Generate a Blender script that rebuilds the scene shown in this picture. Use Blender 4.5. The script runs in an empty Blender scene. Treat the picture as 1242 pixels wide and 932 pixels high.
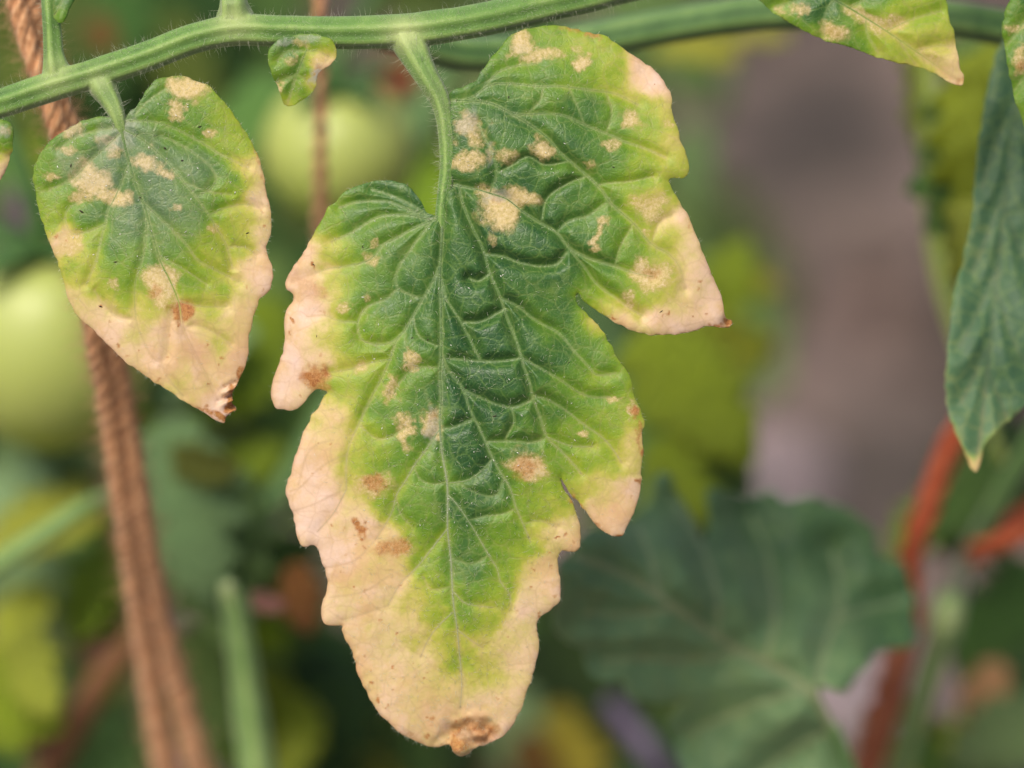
import bpy, math, random
import numpy as np
from mathutils import Vector, Matrix

# ------------------------------------------------------------------ camera, sky, sun, exposure
scn = bpy.context.scene
FOC, SENS, D0 = 60.0, 17.3, 0.43            # macro lens on a small sensor, focus 43 cm away
PITCH = math.radians(28)
CAM = np.array([0.0, 0.0, 0.86])
FWD = np.array([0, math.cos(PITCH), -math.sin(PITCH)])
UPV = np.array([0, math.sin(PITCH), math.cos(PITCH)])
RGT = np.array([1.0, 0, 0])
cd = bpy.data.cameras.new('camera')
cd.lens, cd.sensor_width, cd.sensor_fit = FOC, SENS, 'HORIZONTAL'
cd.clip_start, cd.clip_end = 0.02, 200
cd.dof.use_dof = True
cd.dof.focus_distance = D0
cd.dof.aperture_fstop = 3.7
cam = bpy.data.objects.new('camera', cd)
scn.collection.objects.link(cam)
cam.location = CAM
cam.rotation_euler = (math.pi / 2 - PITCH, 0, 0)
scn.camera = cam

SUN_EL, SUN_AZ = math.radians(58), math.radians(-35)     # high, a little to the left and behind the viewer
w = bpy.data.worlds.new('World'); scn.world = w; w.use_nodes = True
wn = w.node_tree
bgn = wn.nodes['Background']
sky = wn.nodes.new('ShaderNodeTexSky')
sky.sky_type = 'NISHITA'; sky.sun_disc = False
sky.sun_elevation = SUN_EL; sky.sun_rotation = math.radians(180) - SUN_AZ
sky.air_density = 1.0; sky.dust_density = 6.0; sky.ozone_density = 1.0
wn.links.new(sky.outputs[0], bgn.inputs[0]); bgn.inputs[1].default_value = 0.10
sd = bpy.data.lights.new('sun', 'SUN'); sd.energy = 1.5; sd.angle = math.radians(24); sd.color = (1.0, 0.93, 0.82)
sun = bpy.data.objects.new('sun', sd); scn.collection.objects.link(sun)
sdir = Vector((math.sin(SUN_AZ) * math.cos(SUN_EL), -math.cos(SUN_AZ) * math.cos(SUN_EL), math.sin(SUN_EL)))
sun.rotation_euler = sdir.to_track_quat('Z', 'Y').to_euler()
sun.location = (0, 0, 4)
scn.view_settings.view_transform = 'Standard'; scn.view_settings.look = 'None'
scn.view_settings.gamma = 1.0; scn.view_settings.use_curve_mapping = False
scn.view_settings.exposure = 0.5
scn.render.engine = 'CYCLES'
scn.cycles.use_denoising = True
scn.cycles.max_bounces = 6; scn.cycles.transmission_bounces = 4; scn.cycles.diffuse_bounces = 4
scn.cycles.sample_clamp_indirect = 4

# ------------------------------------------------------------------ helpers
rng = np.random.default_rng(7)
random.seed(7)
C = scn.collection
K = SENS / FOC / 1242.0                       # metres per photo pixel at one metre

def P(x, y, d):
    """photo pixel + distance along the view axis -> world point(s)"""
    x, y, d = np.broadcast_arrays(np.asarray(x, float), np.asarray(y, float), np.asarray(d, float))
    return CAM + d[..., None] * FWD + ((x - 621) * K * d)[..., None] * RGT - ((y - 466) * K * d)[..., None] * UPV

def lin(r, g, b):
    f = lambda c: (c / 255 / 12.92) if c <= 10 else ((c / 255 + 0.055) / 1.055) ** 2.4
    return (f(r), f(g), f(b), 1.0)

def hash2(i, j, s):
    n = (i * 374761393 + j * 668265263 + s * 974711) & 0xffffffff
    n = ((n ^ (n >> 13)) * 1274126177) & 0xffffffff
    return ((n ^ (n >> 16)) & 0xffff) / 65535.0

def vnoise(x, y, scale, seed=0):
    x = np.asarray(x, float) / scale; y = np.asarray(y, float) / scale
    i = np.floor(x).astype(np.int64); j = np.floor(y).astype(np.int64)
    fx = x - i; fy = y - j
    fx = fx * fx * (3 - 2 * fx); fy = fy * fy * (3 - 2 * fy)
    a, b = hash2(i, j, seed), hash2(i + 1, j, seed)
    c, d = hash2(i, j + 1, seed), hash2(i + 1, j + 1, seed)
    return ((a * (1 - fx) + b * fx) * (1 - fy) + (c * (1 - fx) + d * fx) * fy) * 2 - 1

def fbm(x, y, scale, seed=0, o=3):
    t = 0; a = 1.0; n = 0
    for k in range(o):
        t = t + a * vnoise(x, y, scale / 2 ** k, seed + 17 * k); n += a; a *= .5
    return t / n

def sstep(a, b, x):
    t = np.clip((x - a) / (b - a), 0, 1)
    return t * t * (3 - 2 * t)

def catmull(pts, per=6, closed=False, spacing=None):
    p = np.asarray(pts, float)
    if closed: q = np.vstack([p[-1], p, p[0], p[1]])
    else: q = np.vstack([2 * p[0] - p[1], p, 2 * p[-1] - p[-2]])
    out = []
    for k in range(1, len(q) - 2):
        p0, p1, p2, p3 = q[k - 1], q[k], q[k + 1], q[k + 2]
        n = per if spacing is None else max(1, int(np.linalg.norm((p2 - p1)[:2]) / spacing))
        t = (np.arange(n) / n)[:, None]
        out.append(.5 * ((2 * p1) + (-p0 + p2) * t + (2 * p0 - 5 * p1 + 4 * p2 - p3) * t ** 2 + (-p0 + 3 * p1 - 3 * p2 + p3) * t ** 3))
    if not closed: out.append(p[-1:])
    return np.vstack(out)

def segdist(x, y, poly, closed=False):
    """distance of points to a polyline"""
    a = np.asarray(poly, float)[:, :2]
    b = np.roll(a, -1, 0)
    if not closed: a, b = a[:-1], b[:-1]
    best = np.full(x.shape, 1e9)
    for (ax, ay), (bx, by) in zip(a, b):
        dx, dy = bx - ax, by - ay
        L = dx * dx + dy * dy + 1e-9
        t = np.clip(((x - ax) * dx + (y - ay) * dy) / L, 0, 1)
        best = np.minimum(best, (x - ax - t * dx) ** 2 + (y - ay - t * dy) ** 2)
    return np.sqrt(best)

def inside(x, y, poly):
    a = np.asarray(poly, float); b = np.roll(a, -1, 0)
    r = np.zeros(x.shape, bool)
    for (ax, ay), (bx, by) in zip(a, b):
        if ay == by: continue
        c = (ay > y) != (by > y)
        r ^= c & (x < (bx - ax) * (y - ay) / (by - ay) + ax)
    return r

def blend(x, y, pts, s=14.0, p=2.2):
    """scattered control values blended by distance"""
    num = np.zeros(x.shape); den = np.zeros(x.shape)
    for cx, cy, v in pts:
        wgt = 1.0 / ((x - cx) ** 2 + (y - cy) ** 2 + s * s) ** p
        num += wgt * v; den += wgt
    return num / den

def mesh_obj(name, verts, faces, mat, parent=None, attrs=None, smooth=True, origin=None):
    base = np.array(parent['_base']) if parent is not None else (np.array(origin) if origin is not None else np.zeros(3))
    me = bpy.data.meshes.new(name)
    v = np.asarray(verts, float) - base
    if isinstance(faces, np.ndarray):
        n, k = faces.shape
        me.vertices.add(len(v)); me.vertices.foreach_set('co', v.astype(np.float32).ravel())
        me.loops.add(n * k); me.loops.foreach_set('vertex_index', faces.astype(np.int32).ravel())
        me.polygons.add(n); me.polygons.foreach_set('loop_start', np.arange(0, n * k, k, dtype=np.int32))
        me.update(calc_edges=True)
    else:
        me.from_pydata([tuple(q) for q in v], [], [tuple(f) for f in faces]); me.update()
    if smooth: me.polygons.foreach_set('use_smooth', np.ones(len(me.polygons), bool))
    for k, a in (attrs or {}).items():
        at = me.attributes.new(k, 'FLOAT', 'POINT'); at.data.foreach_set('value', np.asarray(a, np.float32))
    me.materials.append(mat)
    o = bpy.data.objects.new(name, me); C.objects.link(o)
    if parent is not None:
        o.parent = parent
        o['_base'] = [float(q) for q in base]
    else:
        o.location = base; o['_base'] = [float(q) for q in base]
    return o

def thing(name, label, cat, base, group=None):
    o = bpy.data.objects.new(name, None); C.objects.link(o)
    o.empty_display_size = .01
    o.location = base; o['_base'] = [float(q) for q in base]
    o['label'] = label; o['category'] = cat
    if group: o['group'] = group
    return o

def tube(path, rad, sides=10, ridge=None, cap=True, twist=0.0):
    """path (n,3) world, rad (n,) metres -> verts, quad faces, angle, along"""
    path = np.asarray(path, float); n = len(path)
    T = np.gradient(path, axis=0); T /= np.linalg.norm(T, axis=1)[:, None] + 1e-12
    up = FWD - T[0] * (FWD @ T[0]); up /= np.linalg.norm(up) + 1e-12
    V = []; ang = np.arange(sides) / sides * 2 * math.pi
    L = np.concatenate([[0], np.cumsum(np.linalg.norm(np.diff(path, axis=0), axis=1))])
    for k in range(n):
        up = up - T[k] * (up @ T[k]); up /= np.linalg.norm(up) + 1e-12
        sd_ = np.cross(T[k], up)
        r = rad[k] * (np.ones(sides) if ridge is None else ridge(ang, L[k]))
        a = ang + twist * L[k]
        V.append(path[k] + (r * np.cos(a))[:, None] * up + (r * np.sin(a))[:, None] * sd_)
    V = np.vstack(V)
    i = np.arange(n - 1)[:, None] * sides; j = np.arange(sides)[None, :]; j2 = (j + 1) % sides
    F = np.stack([i + j, i + j2, i + sides + j2, i + sides + j], -1).reshape(-1, 4)
    A = np.tile(ang, n); S = np.repeat(L, sides)
    if cap:
        V = np.vstack([V, path[0], path[-1]]); A = np.append(A, [0, 0]); S = np.append(S, [0, L[-1]])
        c0, c1 = len(V) - 2, len(V) - 1
        j = np.arange(sides); j2 = (j + 1) % sides; e = (n - 1) * sides
        F = np.vstack([F, np.stack([j2, j, np.full(sides, c0), np.full(sides, c0)], 1), np.stack([e + j, e + j2, np.full(sides, c1), np.full(sides, c1)], 1)])
    return V, F, A, S

def faces_list(F):
    return [tuple(f[:3]) if f[2] == f[3] else tuple(f) for f in F.tolist()]

def pxpath(pts, spacing=4.0):
    """rows of px, py, depth, radius_px (at the focus distance) -> world path and radii in metres"""
    q = catmull(pts, spacing=spacing)
    return P(q[:, 0], q[:, 1], q[:, 2]), q[:, 3] * K * q[:, 2], q

def spikes(base, dirs, length, rad, bend=0.3):
    """thin bent three-sided hairs, all in one mesh"""
    V = []; F = []
    n = len(base)
    d = dirs / (np.linalg.norm(dirs, axis=1)[:, None] + 1e-12)
    rnd = rng.normal(size=(n, 3)); s1 = np.cross(d, rnd); s1 /= np.linalg.norm(s1, axis=1)[:, None] + 1e-12
    s2 = np.cross(d, s1)
    mid = base + d * (length * .55)[:, None] + s1 * (length * bend * .15)[:, None]
    tip = base + d * length[:, None] + s1 * (length * bend)[:, None]
    rings = []
    for c, r in ((base, rad), (mid, rad * .7)):
        for a in (0, 2.094, 4.189):
            rings.append(c + s1 * (r * math.cos(a))[:, None] + s2 * (r * math.sin(a))[:, None])
    allv = np.stack(rings + [tip], 1).reshape(-1, 3)
    o = np.arange(n) * 7
    tri = []
    for a in range(3):
        b = (a + 1) % 3
        tri += [np.stack([o + a, o + b, o + 3 + b], 1), np.stack([o + a, o + 3 + b, o + 3 + a], 1), np.stack([o + 3 + a, o + 3 + b, o + 6], 1)]
    return allv, np.vstack(tri)

# ------------------------------------------------------------------ materials
def newmat(name):
    m = bpy.data.materials.new(name); m.use_nodes = True
    nt = m.node_tree; nt.nodes.clear()
    return m, nt, (lambda t: nt.nodes.new('ShaderNode' + t)), nt.links.new

def setv(node, **kw):
    for k, v in kw.items(): node.inputs[k.replace('_', ' ')].default_value = v

def ramp(N, stops, interp='LINEAR'):
    r = N('ValToRGB'); cr = r.color_ramp; cr.interpolation = interp
    while len(cr.elements) > 1: cr.elements.remove(cr.elements[0])
    cr.elements[0].position = stops[0][0]; cr.elements[0].color = stops[0][1]
    for p_, c_ in stops[1:]:
        e = cr.elements.new(p_); e.color = c_
    return r

def mixc(N, Lk, fac, a, b, mode='MIX'):
    m = N('MixRGB'); m.blend_type = mode
    for i, v in ((0, fac), (1, a), (2, b)):
        if hasattr(v, 'links') or hasattr(v, 'is_linked'): Lk(v, m.inputs[i])
        else: m.inputs[i].default_value = v
    return m.outputs[0]

def mth(N, Lk, op, a, b=None, clamp=False):
    m = N('Math'); m.operation = op; m.use_clamp = clamp
    for i, v in ((0, a), (1, b)):
        if v is None: continue
        if hasattr(v, 'is_linked'): Lk(v, m.inputs[i])
        else: m.inputs[i].default_value = v
    return m.outputs[0]

def noise(N, Lk, co, scale, detail=3, rough=.55):
    n = N('TexNoise'); setv(n, Scale=scale, Detail=detail, Roughness=rough); Lk(co, n.inputs['Vector']); return n.outputs['Fac']

def attr(N, name):
    a = N('Attribute'); a.attribute_name = name; return a.outputs['Fac']

def leaf_material(name, stops, trans=.2, rough=.42, spec=.45, fuzz=1.0, tcol=(1.0, 1.15, .55, 1), vcol=lin(142, 170, 106)):
    m, nt, N, Lk = newmat(name)
    co = N('TexCoord').outputs['Object']
    bl, sp, br, gr, ve = (attr(N, k) for k in ('bleach', 'spot', 'brown', 'grey', 'vein'))
    n1 = noise(N, Lk, co, 330, 4); n2 = noise(N, Lk, co, 1500, 3); n3 = noise(N, Lk, co, 5200, 2)
    vo = N('TexVoronoi'); vo.feature = 'DISTANCE_TO_EDGE'; setv(vo, Scale=420); 
    warp = N('TexNoise'); setv(warp, Scale=300.0, Detail=2.0)
    Lk(co, warp.inputs['Vector'])
    add = N('VectorMath'); add.operation = 'MULTIPLY_ADD'
    Lk(warp.outputs['Color'], add.inputs[0]); add.inputs[1].default_value = (.0016,) * 3; Lk(co, add.inputs[2])
    Lk(add.outputs[0], vo.inputs['Vector'])
    net = N('MapRange'); setv(net, From_Min=0.0, From_Max=.075, To_Min=1.0, To_Max=0.0); Lk(vo.outputs['Distance'], net.inputs[0])
    vo2 = N('TexVoronoi'); vo2.feature = 'DISTANCE_TO_EDGE'; setv(vo2, Scale=1300.0); Lk(add.outputs[0], vo2.inputs['Vector'])
    net2 = N('MapRange'); setv(net2, From_Min=0.0, From_Max=.12, To_Min=1.0, To_Max=0.0); Lk(vo2.outputs['Distance'], net2.inputs[0])
    # bleaching with fine uneven grain
    b1 = mth(N, Lk, 'ADD', bl, mth(N, Lk, 'MULTIPLY', mth(N, Lk, 'SUBTRACT', n1, .5), .30))
    b2 = mth(N, Lk, 'ADD', b1, mth(N, Lk, 'MULTIPLY', mth(N, Lk, 'SUBTRACT', n2, .5), .14), True)
    r = ramp(N, stops); Lk(b2, r.inputs[0]); col = r.outputs[0]
    n0 = noise(N, Lk, co, 95, 5, .65)
    pr = ramp(N, [(.34, lin(196, 142, 88)), (.43, lin(218, 184, 124)), (.51, lin(238, 210, 188)), (.64, lin(242, 218, 206))]); Lk(n0, pr.inputs[0])
    pf = N('MapRange'); setv(pf, From_Min=.62, From_Max=.9, To_Min=0.0, To_Max=.42); Lk(b2, pf.inputs[0])
    col = mixc(N, Lk, pf.outputs[0], col, pr.outputs[0])
    # fine veinlets, a little paler on the green blade and darker on the bleached blade
    greenish = mth(N, Lk, 'SUBTRACT', 1.0, bl, True)
    nf = mth(N, Lk, 'MULTIPLY', mth(N, Lk, 'ADD', mth(N, Lk, 'MULTIPLY', net.outputs[0], .34), mth(N, Lk, 'MULTIPLY', net2.outputs[0], .16)), mth(N, Lk, 'ADD', mth(N, Lk, 'MULTIPLY', greenish, .5), .5))
    col = mixc(N, Lk, nf, col, mixc(N, Lk, greenish, lin(196, 148, 112), lin(120, 156, 74)))
    # dead patches: tan with ochre grain, ragged at pixel scale
    n4 = noise(N, Lk, co, 2600, 5, .75)
    sfac = mth(N, Lk, 'ADD', sp, mth(N, Lk, 'MULTIPLY', mth(N, Lk, 'SUBTRACT', n4, .5), mth(N, Lk, 'MULTIPLY', mth(N, Lk, 'SUBTRACT', 1.0, mth(N, Lk, 'ABSOLUTE', mth(N, Lk, 'SUBTRACT', mth(N, Lk, 'MULTIPLY', sp, 2.0), 1.0))), 2.6)), True)
    scr = ramp(N, [(.28, lin(176, 160, 86)), (.45, lin(214, 192, 130)), (.68, lin(230, 210, 168))]); Lk(n4, scr.inputs[0])
    col = mixc(N, Lk, sfac, col, scr.outputs[0])
    ring = mth(N, Lk, 'MULTIPLY', mth(N, Lk, 'MULTIPLY', sfac, mth(N, Lk, 'SUBTRACT', 1.0, sfac)), .8, True)
    col = mixc(N, Lk, ring, col, lin(168, 132, 52))
    bcr = ramp(N, [(.25, lin(120, 60, 34)), (.5, lin(184, 124, 64)), (.75, lin(208, 160, 100))]); Lk(n4, bcr.inputs[0])
    bf = mth(N, Lk, 'MULTIPLY', br, mth(N, Lk, 'ADD', n2, .55), True)
    col = mixc(N, Lk, bf, col, bcr.outputs[0])
    # greyish bloom, sheen painted in as grey, and pale vein lines
    col = mixc(N, Lk, mth(N, Lk, 'MULTIPLY', gr, mth(N, Lk, 'ADD', n3, .3), True), col, lin(176, 178, 168))
    col = mixc(N, Lk, mth(N, Lk, 'MULTIPLY', ve, .5), col, mixc(N, Lk, greenish, lin(200, 156, 120), vcol))
    # minute pale hairs read as pale grain
    st = N('MapRange'); setv(st, From_Min=.60, From_Max=.78, To_Min=0.0, To_Max=.24 * fuzz); Lk(n3, st.inputs[0])
    col = mixc(N, Lk, st.outputs[0], col, lin(196, 205, 178))
    bump = N('Bump'); setv(bump, Strength=.38, Distance=.0002)
    h = mth(N, Lk, 'ADD', mth(N, Lk, 'ADD', mth(N, Lk, 'MULTIPLY', n2, .5), mth(N, Lk, 'MULTIPLY', n1, .7)), mth(N, Lk, 'ADD', mth(N, Lk, 'MULTIPLY', mth(N, Lk, 'MULTIPLY', net2.outputs[0], greenish), -.35), mth(N, Lk, 'ADD', mth(N, Lk, 'MULTIPLY', n3, .25), mth(N, Lk, 'MULTIPLY', mth(N, Lk, 'MULTIPLY', net.outputs[0], greenish), -.3))))
    Lk(h, bump.inputs['Height'])
    pb = N('BsdfPrincipled'); setv(pb, Roughness=rough, Sheen_Weight=.10, Sheen_Roughness=.5)
    pb.inputs['Specular IOR Level'].default_value = spec
    Lk(col, pb.inputs['Base Color']); Lk(bump.outputs[0], pb.inputs['Normal'])
    rr = mth(N, Lk, 'ADD', mth(N, Lk, 'MULTIPLY', n2, .3), mth(N, Lk, 'ADD', mth(N, Lk, 'MULTIPLY', sfac, .25), mth(N, Lk, 'ADD', mth(N, Lk, 'MULTIPLY', bl, .22), rough - .18)), True)
    Lk(rr, pb.inputs['Roughness'])
    tr = N('BsdfTranslucent'); Lk(mixc(N, Lk, greenish, col, mixc(N, Lk, 1.0, col, tcol, 'MULTIPLY')), tr.inputs[0])
    mx = N('MixShader'); mx.inputs[0].default_value = trans
    Lk(pb.outputs[0], mx.inputs[1]); Lk(tr.outputs[0], mx.inputs[2])
    out = N('OutputMaterial'); Lk(mx.outputs[0], out.inputs[0])
    return m

STOPS = [(0.0, lin(44, 88, 40)), (.14, lin(70, 114, 40)), (.30, lin(104, 144, 30)), (.45, lin(144, 168, 36)), (.58, lin(184, 184, 72)),
         (.70, lin(212, 194, 118)), (.84, lin(226, 192, 146)), (1.0, lin(235, 206, 188))]
M_LEAF = leaf_material('leaf blade scorched', STOPS)
M_DARKB = leaf_material('leaf blade dark broad', [(0.0, lin(50, 86, 50)), (.4, lin(112, 148, 98)), (.7, lin(140, 165, 80)), (1.0, lin(190, 190, 120))], trans=.12, rough=.55, fuzz=.6, vcol=lin(166, 182, 138))
M_DARK = leaf_material('leaf blade dark', [(0.0, lin(44, 82, 54)), (.4, lin(76, 114, 74)), (.7, lin(140, 165, 80)), (1.0, lin(190, 190, 120))], trans=.12, rough=.55, fuzz=.6, vcol=lin(66, 100, 72))

def plain(name, c1, c2, scale, rough=.6, spec=.3, bump=.3, dist=.0004, trans=0.0, lo=.35, hi=.65, sheen=0.0):
    m, nt, N, Lk = newmat(name)
    co = N('TexCoord').outputs['Object']
    n = noise(N, Lk, co, scale, 5, .6)
    r = ramp(N, [(lo, c1), (hi, c2)]); Lk(n, r.inputs[0])
    b = N('Bump'); setv(b, Strength=bump, Distance=dist); Lk(noise(N, Lk, co, scale * 3, 3), b.inputs['Height'])
    pb = N('BsdfPrincipled'); setv(pb, Roughness=rough, Sheen_Weight=sheen); pb.inputs['Specular IOR Level'].default_value = spec
    Lk(r.outputs[0], pb.inputs['Base Color']); Lk(b.outputs[0], pb.inputs['Normal'])
    out = N('OutputMaterial')
    if trans:
        tr = N('BsdfTranslucent'); Lk(r.outputs[0], tr.inputs[0])
        mx = N('MixShader'); mx.inputs[0].default_value = trans
        Lk(pb.outputs[0], mx.inputs[1]); Lk(tr.outputs[0], mx.inputs[2]); Lk(mx.outputs[0], out.inputs[0])
    else: Lk(pb.outputs[0], out.inputs[0])
    return m

def stem_material(name, dark, mid, light, pale):
    m, nt, N, Lk = newmat(name)
    co = N('TexCoord').outputs['Object']
    st, pa = attr(N, 'stripe'), attr(N, 'pale')
    n = noise(N, Lk, co, 260, 5, .65); n3 = noise(N, Lk, co, 4500, 2)
    f = mth(N, Lk, 'ADD', st, mth(N, Lk, 'MULTIPLY', mth(N, Lk, 'SUBTRACT', n, .5), 1.1), True)
    r = ramp(N, [(0.0, dark), (.5, mid), (1.0, light)]); Lk(f, r.inputs[0])
    col = mixc(N, Lk, pa, r.outputs[0], pale)
    sp = N('MapRange'); setv(sp, From_Min=.58, From_Max=.75, To_Min=0.0, To_Max=.28); Lk(n3, sp.inputs[0])
    col = mixc(N, Lk, sp.outputs[0], col, lin(205, 214, 180))
    b = N('Bump'); setv(b, Strength=.4, Distance=.0002); Lk(n3, b.inputs['Height'])
    pb = N('BsdfPrincipled'); setv(pb, Roughness=.5, Sheen_Weight=.25); pb.inputs['Specular IOR Level'].default_value = .35
    pb.inputs['Subsurface Weight'].default_value = .15; pb.inputs['Subsurface Radius'].default_value = (.001, .0015, .0005); pb.inputs['Subsurface Scale'].default_value = 1.0
    Lk(col, pb.inputs['Base Color']); Lk(b.outputs[0], pb.inputs['Normal'])
    out = N('OutputMaterial'); Lk(pb.outputs[0], out.inputs[0])
    return m

M_STEM = stem_material('green stalk', lin(70, 106, 46), lin(104, 142, 64), lin(146, 172, 94), lin(180, 192, 126))
M_STEMD = stem_material('dark green stalk', lin(52, 86, 42), lin(80, 120, 58), lin(120, 150, 80), lin(170, 184, 110))
M_VEIN = plain('vein pale green', lin(112, 148, 84), lin(160, 182, 124), 900, .55, .3)
M_VEINP = plain('vein pale', lin(178, 190, 140), lin(206, 206, 176), 900, .55, .3)
M_HAIR = plain('plant hair', lin(196, 205, 170), lin(226, 226, 205), 900, .4, .4, trans=.3)
M_SPECK = plain('pale speck', lin(225, 225, 210), lin(245, 245, 235), 900, .4)
M_SPECKD = plain('dark speck', lin(42, 36, 30), lin(80, 64, 48), 900, .6)

# ------------------------------------------------------------------ leaf builder
def grid_clip(poly, step):
    lo = poly.min(0) - step * 2; hi = poly.max(0) + step * 2
    nx = int((hi[0] - lo[0]) / step) + 1; ny = int((hi[1] - lo[1]) / step) + 1
    X, Y = np.meshgrid(lo[0] + np.arange(nx) * step, lo[1] + np.arange(ny) * step)
    x, y = X.ravel(), Y.ravel()
    ins = inside(x, y, poly)
    sd_ = segdist(x, y, poly, True)
    sd_ = np.where(ins, sd_, -sd_)
    i = (np.arange(ny - 1)[:, None] * nx + np.arange(nx - 1)[None, :]).ravel()
    par = ((np.arange(ny - 1)[:, None] + np.arange(nx - 1)[None, :]) % 2).ravel().astype(bool)
    q = np.stack([i, i + 1, i + nx + 1, i + nx], 1)
    t1 = np.where(par[:, None], q[:, [0, 1, 2]], q[:, [0, 1, 3]]); t2 = np.where(par[:, None], q[:, [0, 2, 3]], q[:, [1, 2, 3]])
    T = np.vstack([t1, t2])
    s = sd_[T] > 0; ns = s.sum(1)
    full = T[ns == 3]
    px, py = [x], [y]; cnt = len(x); extra = []; cache = {}
    newx, newy = [], []
    def cut(a, b):
        nonlocal cnt
        k = (a, b) if a < b else (b, a)
        if k in cache: return cache[k]
        t = sd_[a] / (sd_[a] - sd_[b])
        t = min(max(t, .02), .98)
        newx.append(x[a] + t * (x[b] - x[a])); newy.append(y[a] + t * (y[b] - y[a]))
        cache[k] = cnt; cnt += 1
        return cache[k]
    for tri, m in zip(T[(ns == 1) | (ns == 2)].tolist(), s[(ns == 1) | (ns == 2)].tolist()):
        k = sum(m)
        if k == 1:
            a = m.index(True); A, B, D = tri[a], tri[(a + 1) % 3], tri[(a + 2) % 3]
            extra.append((A, cut(A, B), cut(A, D)))
        else:
            a = m.index(False); A, B, D = tri[a], tri[(a + 1) % 3], tri[(a + 2) % 3]
            c1, c2 = cut(B, A), cut(D, A)
            extra.append((B, D, c1)); extra.append((D, c2, c1))
    F = np.vstack([full, np.array(extra, int).reshape(-1, 3)])
    x = np.concatenate([x, newx]); y = np.concatenate([y, newy]); sdist = np.concatenate([np.maximum(sd_, 0), np.zeros(len(newx))])
    used = np.unique(F); remap = np.full(len(x), -1); remap[used] = np.arange(len(used))
    return x[used], y[used], sdist[used], remap[F]

def thicken(V, F, t):
    """closed thin blade: back sheet along the view-side normal plus rim"""
    n = np.zeros_like(V)
    fn = np.cross(V[F[:, 1]] - V[F[:, 0]], V[F[:, 2]] - V[F[:, 0]])
    for k in range(3): np.add.at(n, F[:, k], fn)
    n /= np.linalg.norm(n, axis=1)[:, None] + 1e-18
    s = np.sign((n @ -FWD).mean())
    if s < 0: F = F[:, ::-1]; n = -n
    e = np.vstack([F[:, [0, 1]], F[:, [1, 2]], F[:, [2, 0]]])
    key = np.sort(e, 1); _, idx, c = np.unique(key[:, 0].astype(np.int64) * 10 ** 7 + key[:, 1], return_index=True, return_counts=True)
    be = e[idx[c == 1]]; N0 = len(V)
    rim = np.vstack([np.stack([be[:, 1], be[:, 0], be[:, 0] + N0], 1), np.stack([be[:, 1], be[:, 0] + N0, be[:, 1] + N0], 1)])
    return np.vstack([V, V - n * t]), np.vstack([F, F[:, ::-1] + N0, rim]), n

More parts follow.
